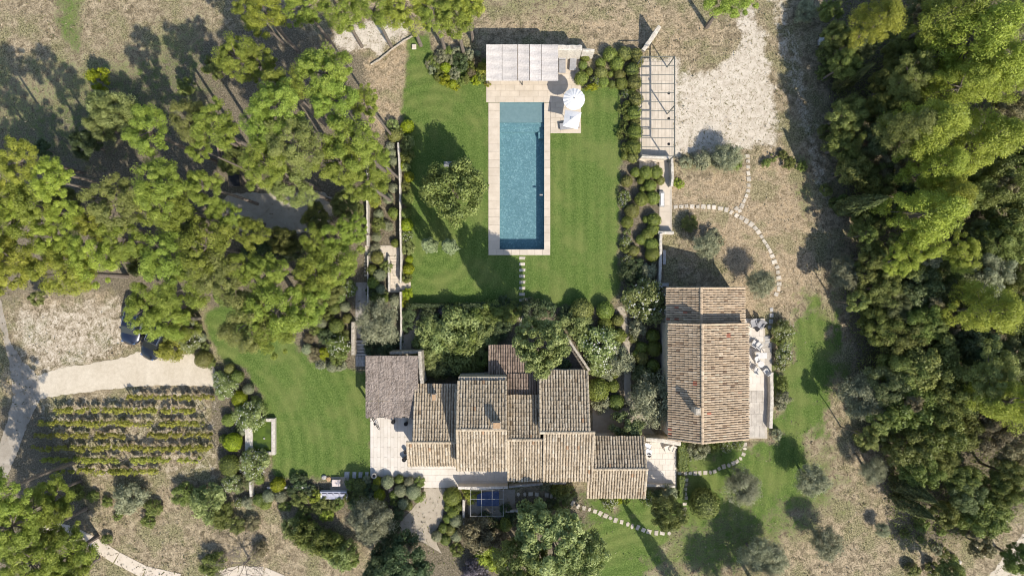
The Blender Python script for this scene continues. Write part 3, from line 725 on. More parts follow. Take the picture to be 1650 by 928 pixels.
def gable_ew(parent, xa, xb, yn, yr, ys, zn, zr, zs, mat=M_TILE, pitch=.25, verges=((True,True),(True,True)), inset=.22, xs=None, name="wall"):
    """ridge runs east-west. photo px for x range and north eave / ridge / south eave lines; heights"""
    zm = (zn+zr)/2
    X0, X1 = W(xa,0,zm).x, W(xb,0,zm).x
    YN, YR, YS = W(0,yn,zn).y, W(0,yr,zr).y, W(0,ys,zs).y
    XS0, XS1 = (X0, X1) if xs is None else (W(xs[0],0,zm).x, W(xs[1],0,zm).x)
    if yn < yr - 1: slope(parent, (X1,YN,zn), (X0,YN,zn), (X1,YR,zr), (X0,YR,zr), mat, pitch, verges[0])
    if ys > yr + 1: slope(parent, (XS0,YS,zs), (XS1,YS,zs), (XS0,YR,zr), (XS1,YR,zr), mat, pitch, verges[1])
    SEED[0] += 3
    rdg = ridge_row((min(X0,XS0),YR,zr+.04), (max(X1,XS1),YR,zr+.04), .15, .45, SEED[0])
    np_obj("ridge_tiles", rdg, mat, parent, True, True)
    i = inset; d = .13
    prof = [(YS+i,0),(YN-i,0),(YN-i,zn-d),(YR,zr-d),(YS+i,zs-d)]
    mb = MB(); a, b = max(X0,XS0)+i*.4, min(X1,XS1)-i*.4
    vs = [(a,y,z) for y,z in prof]+[(b,y,z) for y,z in prof]; n = 5
    mb.add(vs, [tuple(range(n)), tuple(range(2*n-1,n-1,-1))]+[(k,n+k,n+(k+1)%n,(k+1)%n) for k in range(n)])
    w = mb.build(name, M_RENDER, parent)
    return X0, X1, YN, YR, YS, w
def windows_s(parent, YS, xs, z, w=.9, h=1.2, door=False):
    for x in xs:
        f = MB().box(x-w/2-.06, x+w/2+.06, YS-.05, YS+.05, z-.06, z+h+.06).build("door" if door else "window", M_STONE, parent)
        MB().box(x-w/2, x+w/2, YS-.07, YS-.03, z, z+h).build("pane", M_GLASS, f)
        MB().box(x-.025, x+.025, YS-.085, YS-.06, z, z+h).build("frame", M_SHUT, f)
        for s in (-1, 1):
            MB().box(x+s*(w*.75+.1)-w*.25, x+s*(w*.75+.1)+w*.25, YS-.10, YS-.055, z-.02, z+h+.02).build("shutter", M_SHUT, f)
def chimney(parent, px, py, z0, z1, w=.7, d=.55, cap=M_TERRA):
    p = W(px, py, z1)
    c = MB().box(p.x-w/2, p.x+w/2, p.y-d/2, p.y+d/2, z0, z1-.12).build("chimney", M_RENDER, parent)
    MB().box(p.x-w/2-.07, p.x+w/2+.07, p.y-d/2-.07, p.y+d/2+.07, z1-.117, z1-.04).build("chimney_cap", M_STONE, c)
    MB().box(p.x-w/2, p.x+w/2, p.y-d/2, p.y+d/2, z1-.037, z1+.05).build("chimney_tile", cap, c)

hl = W(830,690,0)
house = thing("farmhouse", "long stone farmhouse with stepped grey-buff canal tile roofs", "house", hl)
# block B (low, west)
i_ = .22
b = gable_ew(house, 665.5,735.5,619,712.5,750, 2.7,4.0,3.1, xs=(656.5,735), verges=((True,False),(True,False)))
windows_s(house, b[4]+i_, [b[0]+1.6], 1.0)
# block C (tall)
c = gable_ew(house, 736,816.5,613.5,692,758, 4.3,5.9,4.6, verges=((True,True),(True,True)))
windows_s(house, c[4]+i_, [c[0]+1.2, c[0]+3.2], 2.9, .7, .9); windows_s(house, c[4]+i_, [c[0]+1.2], .9); windows_s(house, c[4]+i_, [c[0]+3.1], .1, 1.0, 2.1, True)
# block D (middle)
d = gable_ew(house, 817,870.5,637,708,774, 3.7,5.1,3.9, xs=(817.5,874), verges=((False,False),(True,False)))
windows_s(house, d[4]+i_, [d[0]+1.6], 2.2, .8, 1.0)
# block E
e = gable_ew(house, 869,949,597,696.5,774.5, 3.8,5.5,4.1, xs=(875,956), verges=((True,True),(True,True)))
windows_s(house, e[4]+i_, [e[0]+1.5, e[0]+3.4], 2.3, .8, 1.1)
# lower rear roof between C and E
X0, X1 = W(817,0,2.9).x, W(869,0,2.9).x
slope(house, (X1,W(0,603,2.75).y,2.75), (X0,W(0,603,2.75).y,2.75), (X1,W(0,639,3.4).y,3.4), (X0,W(0,639,3.4).y,3.4), M_TILE_D, .25, (False,False))
# block F (east)
f = gable_ew(house, 957,1040,703,755.5,801.5, 3.0,4.1,3.0, xs=(946,1041.5), pitch=.25)
windows_s(house, f[4]+i_, [f[0]+1.5, f[0]+3.2], 1.0, .8, 1.1)
chimney(house, 800.5, 685.5, 5.0, 6.75, .62, .5)
chimney(house, 699, 640, 2.8, 3.8, .34, .55)
# parapet of block C north side
p0, p1 = W(739,607,4.2), W(816,613,4.2)
MB().box(p0.x, p1.x, p1.y+.02, p0.y, 0, 4.15).build("wall", M_STONE, house)
# rear pavilion with old red tiles
pav = thing("rear_pavilion", "low lean-to with old reddish tiles tucked behind the farmhouse under the round tree", "outbuilding", W(815,580,0))
X0, X1 = W(787,0,2.8).x, W(868,0,2.8).x
slope(pav, (X1,W(0,556,2.3).y,2.3), (X0,W(0,556,2.3).y,2.3), (X1,W(0,603,2.65).y,2.65), (X0,W(0,603,2.65).y,2.65), M_TILE_D, .22, (True,True))
MB().box(X0+.15, X1-.15, W(0,602,2.6).y, W(0,558,2.3).y, 0, 2.16).build("wall", M_RENDER, pav)
# annex
al = W(1140,590,0)
annex = thing("annex_house", "long annex with striped orange-buff canal tiles and a ridge running beside the garden", "house", al)
def gable_ns(parent, xw, xr, xe, yn, ys, zw, zr, ze, mat, pitch=.21, inset=.22):
    XW, XR, XE = W(xw,0,zw).x, W(xr,0,zr).x, W(xe,0,ze).x
    zm = (zw+zr)/2; YN, YS = W(0,yn,zm).y, W(0,ys,zm).y
    slope(parent, (XW,YN,zw), (XW,YS,zw), (XR,YN,zr), (XR,YS,zr), mat, pitch)
    slope(parent, (XE,YS,ze), (XE,YN,ze), (XR,YS,zr), (XR,YN,zr), mat, pitch)
    SEED[0] += 3
    np_obj("ridge_tiles", ridge_row((XR,YN,zr+.05), (XR,YS,zr+.05), .16, .45, SEED[0]), mat, parent, True, True)
    i = inset; d = .13; prof = [(XW+i,0),(XE-i,0),(XE-i,ze-d),(XR,zr-d),(XW+i,zw-d)]
    mb = MB(); a, b_ = YS+i*.4, YN-i*.4; n = 5
    vs = [(x,a,z) for x,z in prof]+[(x,b_,z) for x,z in prof]
    mb.add(vs, [tuple(range(n)), tuple(range(2*n-1,n-1,-1))]+[(k,n+k,n+(k+1)%n,(k+1)%n) for k in range(n)])
    mb.build("wall", M_RENDER, parent); return XW, XR, XE, YN, YS
g = gable_ns(annex, 1074,1129.5,1199.5, 463,524, 3.3,4.8,3.3, M_TILE_R)
h_ = gable_ns(annex, 1077,1131.5,1206, 521,711, 4.45,6.05,4.45, M_TILE_R)
chimney(annex, 1124.5, 663, 5.0, 7.0, .42, .5, M_STONE)
for y in (-5.2, -8.6, -12.0):
    fo = MB().box(h_[2]-.27, h_[2]-.17, y-.6, y+.6, .1, 2.3).build("glass_door", M_STONE, annex)
    MB().box(h_[2]-.2, h_[2]-.15, y-.52, y+.52, .12, 2.22).build("pane", M_GLASS, fo)

# brush-covered carport
car = thing("brush_pergola", "square pergola roofed with grey-brown heather mats beside the farmhouse terrace", "pergola", W(632,622,0))
z1 = 2.9
for ci in range(4):
    for ri in range(2):
        xa = 589+ci*21.3; xb = xa+21.0; ya, yb = ((573,645.6),(646,672))[ri]
        A0, B0 = W(xa,yb,z1), W(xb,ya,z1); rs = np.random.RandomState(ci*5+ri)
        nx, ny = 10, (30, 12)[ri]; V = []; F = []
        for a in range(nx+1):
            for b2 in range(ny+1):
                ex = rs.uniform(-.05,.05) if ri == 1 and b2 == 0 else 0
                V.append((A0.x+(B0.x-A0.x)*a/nx, A0.y+(B0.y-A0.y)*b2/ny + (rs.uniform(-.22,.05) if ri == 1 and b2 == 0 else 0), z1+.05*math.sin(a/nx*math.pi)+rs.uniform(-.03,.03)-(0.02*ri)))
        for a in range(nx):
            for b2 in range(ny): F.append((a*(ny+1)+b2,(a+1)*(ny+1)+b2,(a+1)*(ny+1)+b2+1,a*(ny+1)+b2+1))
        MB().add(V, F).build("heather_mat", M_BRUSH, car)
for px_ in (592, 632, 670):
    for py_ in (577, 622, 668):
        p = W(px_, py_, 2.8); MB().box(p.x-.08,p.x+.08,p.y-.08,p.y+.08,0,2.78).build("post", M_WOOD, car)
    a = W(px_, 573, 2.8); b2 = W(px_, 671, 2.8); MB().box(a.x-.06,a.x+.06,b2.y,a.y,2.68,2.82).build("beam", M_WOOD, car)

# pool house with reed panels
ph = thing("pool_pavilion", "open pool pavilion roofed with five pale reed panels", "pavilion", W(841,105,0))
zf, zb = 2.7, 3.25
for k, (xa, xb) in enumerate(((783.5,808.8),(809.4,833.6),(834.8,852.8),(853.8,871.8),(872.6,899.5))):
    rs = np.random.RandomState(k); V = []; F = []; nx, ny = 12, 24; sag = .05
    for a in range(nx+1):
        for b2 in range(ny+1):
            t = b2/ny; z = zf+(zb-zf)*t; q = W(xa+(xb-xa)*a/nx, 130.5-58.5*t, z)
            V.append((q.x, q.y, z - sag*math.sin(math.pi*a/nx) + .02*math.sin(t*25+k) + rs.uniform(-.008,.008)))
    for a in range(nx):
        for b2 in range(ny): F.append((a*(ny+1)+b2,(a+1)*(ny+1)+b2,(a+1)*(ny+1)+b2+1,a*(ny+1)+b2+1))
    MB().add(V, F).build("reed_panel", M_REED, ph)
for px_ in (784.5, 809, 834, 853.3, 872.2, 898.5):
    a = W(px_,130,zf-.1); b2 = W(px_,73,zb-.1)
    mb = MB(); mb.add([(a.x-.05,a.y,a.z-.08),(a.x+.05,a.y,a.z-.08),(b2.x+.05,b2.y,b2.z-.08),(b2.x-.05,b2.y,b2.z-.08),(a.x-.05,a.y,a.z),(a.x+.05,a.y,a.z),(b2.x+.05,b2.y,b2.z),(b2.x-.05,b2.y,b2.z)],
        [(0,3,2,1),(4,5,6,7),(0,1,5,4),(1,2,6,5),(2,3,7,6),(3,0,4,7)]).build("rafter", M_WOOD, ph)
a = W(784,75,zb-.25); b2 = W(899,72.6,zb-.25)
MB().box(a.x, b2.x, a.y-.25, b2.y, 0, zb-.22).build("back_wall", M_STONE, ph)
q0 = W(841.5,137.5,0); MB().tube([(q0.x,q0.y,.05),(q0.x-.05,q0.y+.1,zf-.1)], .045, 8).build("post", M_BLACK, ph)
for px_ in (788, 893):
    q0 = W(px_,113,zf); MB().tube([(q0.x,q0.y,.05),(q0.x,q0.y,zf)], .05, 8).build("post", M_BLACK, ph)

# ------------------------------------------------------------------ stone walls
def wall(pts, w, z, label, mat=M_STONE, z_end=None, name="stone_wall", seed=0, cap=False):
    """polyline in photo px of the wall's top; thickness w in px"""
    rs = random.Random(seed + int(pts[0][0])); P = []
    dense = []
    for a, b in zip(pts[:-1], pts[1:]):
        L = math.hypot(b[0]-a[0], b[1]-a[1]); k = max(1, int(L/4))
        dense += [(a[0]+(b[0]-a[0])*t/k, a[1]+(b[1]-a[1])*t/k) for t in range(k)]
    dense.append(pts[-1]); n = len(dense)
    mid = dense[n//2]; t = thing(name, label, "wall", W(*mid, 0))
    V = []; F = []
    for i, p in enumerate(dense):
        a = dense[max(0,i-1)]; b = dense[min(n-1,i+1)]; d = math.hypot(b[0]-a[0], b[1]-a[1])
        nx, ny = -(b[1]-a[1])/d, (b[0]-a[0])/d
        zz = (z if z_end is None else z+(z_end-z)*i/(n-1)); zt = zz + rs.uniform(-.025,.025)
        ll = w/2*rs.uniform(.88,1.1); rr = w/2*rs.uniform(.88,1.1)
        l = W(p[0]+nx*ll, p[1]+ny*ll, zz); r = W(p[0]-nx*rr, p[1]-ny*rr, zz); m = (l+r)/2
        V += [(l.x,l.y,-.05),(l.x,l.y,zt-.05),(l.x*.8+m.x*.2,l.y*.8+m.y*.2,zt),(m.x,m.y,zt+rs.uniform(0,.03)),(r.x*.8+m.x*.2,r.y*.8+m.y*.2,zt),(r.x,r.y,zt-.05),(r.x,r.y,-.05)]
    for i in range(n-1):
        for k in range(6): F.append((i*7+k, i*7+k+1, (i+1)*7+k+1, (i+1)*7+k))
    F.append(tuple(range(6,-1,-1))); F.append(tuple((n-1)*7+k for k in range(7)))
    MB().add(V, F).build("masonry", mat, t); return t
M_WPALE = simple_mat("pale_wall_stone", (.40,.365,.31), (.60,.56,.49), 5, .9, .5, .05, 0, 12)
wall([(641,230),(643,262),(644,300),(644.5,360),(646,420),(645,456)], 2.8, 1.0, "long thin pale stone wall between the pine grove beds and the pool lawn", M_WPALE)
wall([(645,470),(646,520),(645,575)], 3, 1.0, "thin stone wall between the big silver olive and the curved gravel path", M_WPALE)
wall([(592,262),(591,320),(592,396)], 3.2, .9, "pale stone wall half hidden under the pines above the garden landing", M_WPALE)
wall([(592,412),(592.5,460),(592,548)], 2.2, .7, "low stone edge beside the grey gravel walk", M_WPALE)
wall([(568.5,519),(568.5,572)], 6, 1.0, "short speckled stone wall flanking the grey stone stairs")
wall([(626,413),(626.5,470)], 3.2, .55, "low pale wall along the grey-green clipped shrubs of the landing steps", M_WPALE)
wall([(1065,376),(1064.5,420),(1063,462)], 5, .9, "straight pale wall between the topiary bed and the shaded yard behind the annex", M_WPALE)
wall([(1061,374.5),(1086,375)], 5, .8, "short white stone wall closing the garden steps terrace", M_WPALE)
wall([(1033.5,251.5),(1083,254),(1084,285),(1082.5,300)], 4.5, .95, "angled pale wall between the steel pergola and the garden steps terrace", M_WPALE)
wall([(899.5,76.5),(938,77)], 9, 2.7, "tall pebbly stone wall joined to the pool pavilion", M_WPALE)
wall([(938.5,81),(958,81.5)], 5, 2.0, "plain low wall running from the pebbly pavilion wall into the topiary", M_WPALE)
wall([(1036.5,81),(1063,42)], 6.5, .5, "freestanding slanting pale wall rising over the dry grass by the steel pergola", M_WPALE, z_end=2.4)
wall([(912,540),(926,562),(950,597)], 4.5, 1.6, "diagonal old stone wall beside the dark deck behind the farmhouse")
wall([(1041,708),(1068,710),(1097,715)], 7, 1.7, "stone wall between the courtyard terrace and the annex", M_WPALE)
wall([(1042,781),(1088,784)], 4, .6, "low stone wall closing the courtyard terrace on its garden side", M_WPALE)
wall([(1243.5,600),(1244,650),(1242,690)], 6, .75, "rough stone wall edging the annex terrace beside the east lawn", M_WPALE)
wall([(738,785.5),(780,786),(818,785)], 5, 1.1, "pale wall in front of the farmhouse above the blue cloth", M_PAVE2)
wall([(820,784),(868,780),(912,778)], 4, .5, "low stone edge under the farmhouse eaves by the grey stepping stones", M_GSTEP)
wall([(597,104),(612,95),(630,80),(648,67),(664,58)], 2.0, .22, "low rough stone edging slanting across the dry grass by the pool lawn", M_STONE)
wall([(676,566),(678,600),(680,618)], 6, 3.0, "tall grey stone wall at the corner of the heather-roofed pergola", M_STONE)
wall([(628,569),(678,567)], 5, 2.4, "ragged stone wall behind the heather-roofed pergola", M_STONE)
wall([(402,776),(404,800)], 4, .7, "short stone wall end among the shrubs below the pond", M_WPALE)
wall([(430,786),(500,785)], 4, .45, "low stone edge along the yellow-green balls below the west lawn", M_GSTEP)
wall([(747,805),(747,850)], 4, .7, "thin pale wall beside the grey clipped balls and the blue cloth", M_WPALE)
wall([(810,824),(862,823)], 4, .6, "low pale wall under the dark shrubs below the farmhouse", M_WPALE)
# dark slatted deck
dk = structure("deck"); 
for k in range(11):
    y = 552+k*4.1; xl = 886; xr = 912+(y-545)*.66
    a = G(xl, y+3.7); b2 = G(min(948,max(xr,895)), y)
    MB().box(a[0], b2[0], a[1], b2[1], .02, .12).build("plank", M_DECK, dk)

# ------------------------------------------------------------------ raised pond
pl = W(419,704,0); pond = thing("garden_pond", "small raised stone basin of green water beside the west lawn", "pond", pl)
for nm, (xa,xb,ya,yb) in {"a":(394.5,406.5,689,727), "b":(437,442.5,674,733), "c":(406.6,436.9,727.5,733), "d":(406.6,436.9,674,679.4)}.items():
    A0 = W(xa,yb,.5); B0 = W(xb,ya,.5); MB().cbox(A0.x,B0.x,A0.y,B0.y,0,.5,.03).build("rim", M_WPALE, pond)
A0 = W(406.5,728,.3); B0 = W(437,678,.3)
m, nt, b_ = new_mat("green_water"); p_ = pos(nt)
nt.links.new(ramp(nt, noise(nt, p_, 1.2, 4), [(.35,(.045,.07,.008)),(.65,(.085,.13,.012))]), b_.inputs["Base Color"]); b_.inputs["Roughness"].default_value = .12
MB().box(A0.x-.02,B0.x+.02,A0.y-.02,B0.y+.02,0,.3).build("water", m, pond)
MB().tube([W(426,706,.3)-Vector((0,0,.1)), W(426,706,.3)+Vector((0,0,.12))], [.1,.06], 8).build("fountain_head", M_WPALE, pond)

# ------------------------------------------------------------------ steel pergola and hanging lamps
sp = thing("steel_pergola", "long thin steel pergola frame with cross bars over pale paving", "pergola", W(1060,172,0))
zt = 3.0
ZP = lambda x, y: W(x, y, zt)
q1, q2 = ZP(1087,91), ZP(1087,252); MB().box(q1.x-.035, q1.x+.035, q2.y, q1.y, zt-.11, zt+.11).build("main_beam", M_STEEL, sp)
MB().tube([ZP(1034,91), ZP(1034,252)], .03, 6).build("wall_beam", M_STEEL, sp)
for k in range(12):
    y = 91.5+k*14.55; q1, q2 = ZP(1034,y), ZP(1087,y); MB().box(q1.x, q2.x-.055, q1.y-.016, q1.y+.016, zt-.06, zt+.06).build("cross_bar", M_STEEL, sp)
for k in range(7):
    x = 1041+k*6.4; MB().tube([ZP(x,91), ZP(x,252)], .012, 4).build("wire", M_STEEL, sp)
for y in (92, 171, 251.5):
    p = ZP(1086.7, y); MB().tube([(p.x,p.y,0),(p.x,p.y,zt)], .06, 6).build("post", M_STEEL, sp)
    p = ZP(1034, y); MB().tube([(p.x,p.y,0),(p.x,p.y,zt)], .05, 6).build("post", M_STEEL, sp)
for k, y in enumerate((150, 191, 232)):
    p = W(1078, y, 2.5)
    l = thing("hanging_lamp", "small dark round lamp hanging under the steel pergola", "lamp", (p.x, p.y, 2.3), "lamps hanging under the steel pergola")
    MB().lathe([(.02,-.02),(.10,.02),(.14,.09),(.12,.16),(.04,.22)], (0,0,0), 10).build("shade", M_BLACK, l, True)
    MB().tube([(0,0,.2),(0,0,.69)], .012, 4).build("cord", M_BLACK, l, True)
# paving under the pergola
tp = structure("pergola_paving"); bed(tp, 1031,100,1084,252,.02, "joint_bed"); pave(tp, [(1031,100,1081,252)], 10.5, 16, .045, mat=M_PAVE, seed=31)

# pale frame over the blue cloth
wp = thing("white_pergola", "thin pale metal frame over the blue cloth below the farmhouse", "pergola", W(785,810,0))
for x in (758, 776, 793, 811): MB().tube([W(x,789,2.2), W(x,832,2.2)], .013, 5).build("bar", M_WSTEEL, wp)
for y in (790, 804, 831): MB().tube([W(757,y,2.2), W(812,y,2.2)], .014, 5).build("cross_bar", M_WSTEEL, wp)
for x in (758, 811):
    for y in (789.5, 831): p = W(x,y,2.2); MB().tube([(p.x,p.y,0),(p.x,p.y,2.2)], .035, 5).build("post", M_WSTEEL, wp)
sc = thing("shade_cloth", "dark blue cloth stretched under the thin pale frame below the farmhouse", "cloth", W(786,803,0))
V = []; F = []; n = 10
for a in range(n+1):
    for b2 in range(n+1):
        u, v_ = a/n, b2/n; z = 1.0-.12*math.sin(u*math.pi)*math.sin(v_*math.pi)
        q = W(768+36*u, 815-(24-6*(1-u)**3)*v_, z); V.append(q)
for a in range(n):
    for b2 in range(n): F.append((a*(n+1)+b2,(a+1)*(n+1)+b2,(a+1)*(n+1)+b2+1,a*(n+1)+b2+1))
MB().add(V, F).build("cloth", M_NAVY, sc)
for x, y in ((769,814),(803,814),(769,798),(803,792)):
    q = W(x, y, 1); MB().tube([(q.x,q.y,0),(q.x,q.y,1.02)], .02, 5).build("leg", M_WSTEEL, sc)
sheet("lower_court", [(755,790),(830,788),(830,818),(812,834),(755,836)], .02, M_ROAD)

# ------------------------------------------------------------------ garden furniture
def lounger(px, py, rot, label, mat=M_GREYF, name="sun_lounger", group=None):
    t = thing(name, label, "sun lounger", (*G(px,py), .062), group, rot)
    MB().box(-.33,.33,-.95,.95,.22,.28).build("frame", M_WOOD, t, True)
    for x in (-.28,.28):
        for y in (-.85,.85): MB().box(x-.03,x+.03,y-.03,y+.03,0,.22).build("leg", M_WOOD, t, True)
    MB().cbox(-.32,.32,-.94,.30,.28,.38,.03).build("mattress", mat, t, True)
    MB().add([(-.32,.32,.28),(.32,.32,.28),(.32,.92,.55),(-.32,.92,.55),(-.32,.32,.38),(.32,.32,.38),(.32,.90,.66),(-.32,.90,.66)],
        [(0,3,2,1),(4,5,6,7),(0,1,5,4),(1,2,6,5),(2,3,7,6),(3,0,4,7)]).build("backrest", mat, t, True)
    return t
lounger(905.5, 104, 0, "grey sun lounger standing close to the pool pavilion roof")
lounger(923, 100, -.06, "grey sun lounger partly beneath the topiary beside the pebbly wall")
lounger(917, 204, -1.45, "sun lounger half hidden under the square parasol", M_GREYF)
def parasol_round(px, py, R, z, label):
    p = W(px, py, z); t = thing("parasol", label, "parasol", (p.x, p.y, .062))
    z = z-.062; n = 32; V = [(0,0,z+.28)]; F = []
    for ring, (rr, zz) in enumerate(((.35,.24),(.7,.13),(1.0,0))):
        for k in range(n):
            a = 2*math.pi*k/n; s_ = 1.0 if k % 2 == 0 else .965
            V.append((R*rr*s_*math.cos(a), R*rr*s_*math.sin(a), z+zz-(0 if k % 2 == 0 else .05*rr)))
    for k in range(n): F.append((0, 1+k, 1+(k+1)%n))
    for q in range(2):
        for k in range(n): F.append((1+q*n+k, 1+(q+1)*n+k, 1+(q+1)*n+(k+1)%n, 1+q*n+(k+1)%n))
    cn = MB().add(V, F).build("canopy", M_WHITE, t, True)
    MB().lathe([(.05,0),(.06,.05),(.02,.12)], (0,0,z+.27), 8).build("finial", M_WOOD, cn, True)
    for k in range(8):
        a = 2*math.pi*k/8; MB().tube([(0,0,z+.2),(R*.97*math.cos(a),R*.97*math.sin(a),z-.06)], .012, 4).build("rib", M_WOOD, t, True)
    MB().tube([(0,0,.05),(0,0,z+.3)], .03, 8).build("pole", M_WOOD, t, True)
    MB().lathe([(.32,0),(.32,.06),(.06,.09)], (0,0,0), 14).build("base", M_STONE, t, True)
parasol_round(925, 160, 1.03, 2.55, "round white parasol beside the pool")
pc = W(921.5,192.5,2.55); t = thing("parasol", "square white parasol beside the pool", "parasol", (pc.x, pc.y, .062))
cor = [W(911,177,2.35)-pc, W(937,181.5,2.35)-pc, W(931,209,2.35)-pc, W(907,203.5,2.35)-pc]
V = [(0,0,2.72)]+[(c_.x,c_.y,2.3) for c_ in cor]+[((cor[i].x+cor[(i+1)%4].x)/2,(cor[i].y+cor[(i+1)%4].y)/2,2.34) for i in range(4)]
cn = MB().add(V, [f for i in range(4) for f in ((0,5+(i-1)%4,1+i),(0,1+i,5+i))]).build("canopy", M_WHITE, t, True)
V2 = [(0,0,2.80)]+[(c_.x*.2,c_.y*.2,2.69) for c_ in cor]
MB().add(V2, [(0,1+(i+1)%4,1+i) for i in range(4)]).build("vent_cap", M_WHITE, cn, True)
for c_ in cor: MB().tube([(0,0,2.66),(c_.x*.97,c_.y*.97,2.28)], .015, 4).build("rib", M_WOOD, t, True)
MB().tube([(0,0,.05),(0,0,2.8)], .03, 8).build("pole", M_WOOD, t, True)
MB().lathe([(.32,0),(.32,.06),(.06,.09)], (0,0,0), 14).build("base", M_STONE, t, True)

def chair(px, py, rot, label, group=None, mat=M_WHITE, w=.6, z=.1, arms=True, name="garden_chair"):
    t = thing(name, label, "chair", (*G(px,py), z), group, rot)
    MB().cbox(-w/2,w/2,-w/2,w/2,.34,.44,.02).build("seat", mat, t, True)
    MB().add([(-w/2,w/2-.06,.44),(w/2,w/2-.06,.44),(w/2,w/2+.12,.85),(-w/2,w/2+.12,.85),(-w/2,w/2,.44),(w/2,w/2,.44),(w/2,w/2+.18,.85),(-w/2,w/2+.18,.85)],
        [(0,1,2,3),(7,6,5,4),(0,4,5,1),(1,5,6,2),(2,6,7,3),(3,7,4,0)]).build("backrest", mat, t, True)
    for x in (-w/2+.04,w/2-.04):
        for y in (-w/2+.04,w/2-.04): MB().box(x-.02,x+.02,y-.02,y+.02,0,.34).build("leg", mat, t, True)
        if arms: MB().box(x-.03,x+.03,-w/2,w/2,.56,.60).build("armrest", mat, t, True)
    return t
def table(px, py, rot, L, B, label, mat=M_WHITE, h=.72, z=.1, rnd_=False, group=None):
    t = thing("garden_table", label, "table", (*G(px,py), z), group, rot)
    if rnd_: MB().lathe([(L/2-.02,h-.04),(L/2,h-.02),(L/2,h),(L/2-.02,h+.01)], (0,0,0), 20).build("table_top", mat, t, True)
    else: MB().cbox(-L/2,L/2,-B/2,B/2,h-.05,h,.01).build("table_top", mat, t, True)
    k = .32 if rnd_ else .45
    for sx in (-1,1):
        for sy in (-1,1): MB().box(sx*L*k-.025,sx*L*k+.025,sy*B*k-.025,sy*B*k+.025,0,h-.05).build("leg", mat, t, True)
    return t
M_CHAIR = simple_mat("off_white_resin", (.52,.51,.49), (.60,.59,.57), 3, .6, .1, .01)
gA = "chairs on the annex terrace by the oleanders"
chair(1211, 521, .3, "dark grey chair pair on the upper annex terrace", gA+" dark", M_GREYF, z=.17); chair(1222, 523, -.6, "dark grey chair pair on the upper annex terrace", gA+" dark", M_GREYF, z=.17)
table(1217.5, 528, .8, .5, .5, "little dark square table between the two dark grey chairs", M_BLACK, .4, .17)
chair(1213, 552, 2.6, "white lounge chair pair at the edge of the upper annex terrace", gA, M_CHAIR, .5, .08); chair(1220.5, 555.5, 2.4, "white lounge chair pair at the edge of the upper annex terrace", gA, M_CHAIR, .5, .08)
table(1222.5, 571.5, 0, 1.05, .55, "long white table on the lower annex terrace", M_CHAIR, .7, .08)
table(1222.5, 585.5, 0, .62, .62, "round white table on the lower annex terrace", M_CHAIR, .55, .08, True)
for q in ((1217,579,.4),(1216,595,2.7),(1231,597,-2.5)): chair(*q, "white chair drawn up around the round white table", "chairs around the round white table", M_CHAIR, .46, .08)
for q in ((1042.5,717,1.2),(1044,726.5,1.4)): chair(*q, "white chair against the farmhouse end wall", "chairs against the farmhouse end wall", M_WHITE, .55, .09)
for q in ((1073,721.5,.3),(1081,722,-.4)):
    chair(*q, "rounded pale chair beside the courtyard terrace wall", "chairs beside the courtyard wall", M_PAVE2, .5, .09)
# sofa with four cushions
sf = thing("garden_sofa", "blue-grey garden sofa with a white frame and four cushions", "sofa", (*G(540,795.5), .02))
MB().box(-1.28,1.28,-.42,.42,.08,.30).build("frame", M_WHITE, sf, True)
MB().cbox(-1.18,1.18,-.36,.30,.30,.42,.03).build("seat_pad", M_BLUEF, sf, True)
MB().cbox(-1.28,1.28,.30,.46,.30,.74,.04).build("backrest", M_BLUEF, sf, True)
for k in range(4):
    x = -.88+k*.585; MB().add([(x-.22,-.10,.42),(x+.22,-.10,.42),(x+.24,.22,.46),(x-.20,.22,.46),(x-.2,-.02,.52),(x+.2,-.02,.52),(x+.22,.26,.80),(x-.18,.26,.80)],
        [(0,3,2,1),(4,5,6,7),(0,1,5,4),(1,2,6,5),(2,3,7,6),(3,0,4,7)]).build("cushion", M_BLUEF, sf, True)
for x in (-1.2,1.2):
    MB().box(x-.08,x+.08,-.42,.42,.30,.55).build("armrest", M_WHITE, sf, True)
    for y in (-.35,.35): MB().box(x-.04,x+.04,y-.04,y+.04,0,.08).build("leg", M_WHITE, sf, True)
table(543.5, 776, 0, .8, .66, "square pinkish stone coffee table in front of the blue-grey sofa", simple_mat("pink_stone", (.50,.42,.38), (.68,.60,.56), 4, .8), .42, .02)
sheet("sitting_area", [(534,768),(562,768),(564,790),(532,790)], .016, M_PATH, amp=.6)
def boulder(px, py, r, mat, label, cat="boulder", group=None, seed=0):
    rs = random.Random(seed); bm = bmesh.new(); bmesh.ops.create_icosphere(bm, subdivisions=2, radius=1)
    for v in bm.verts: v.co *= rs.uniform(.85,1.1); v.co.z = v.co.z*.6 + .45
    me = bpy.data.meshes.new("boulder"); bm.to_mesh(me); bm.free(); me.materials.append(mat)
    o = link(bpy.data.objects.new("boulder", me)); o.location = (*G(px,py), -.05); o.scale = (r*S,)*3
    return tag(o, label, cat, group)
boulder(522.5,768,4.5,M_GSTEP,"pale grey boulder beside the orange one at the lawn edge",seed=1)
boulder(529.5,770.5,4.5,M_TERRA,"orange boulder at the lawn edge near the coffee table",seed=2)
for k,(x,y,r) in enumerate(((1570,878,6),(1582,892,5),(1545,905,4),(1500,922,4),(1620,835,5),(1335,62,3))): boulder(x,y,r,M_WPALE,"white limestone boulder lying in the scrub by the wood","boulder","boulders in the scrub",10+k)
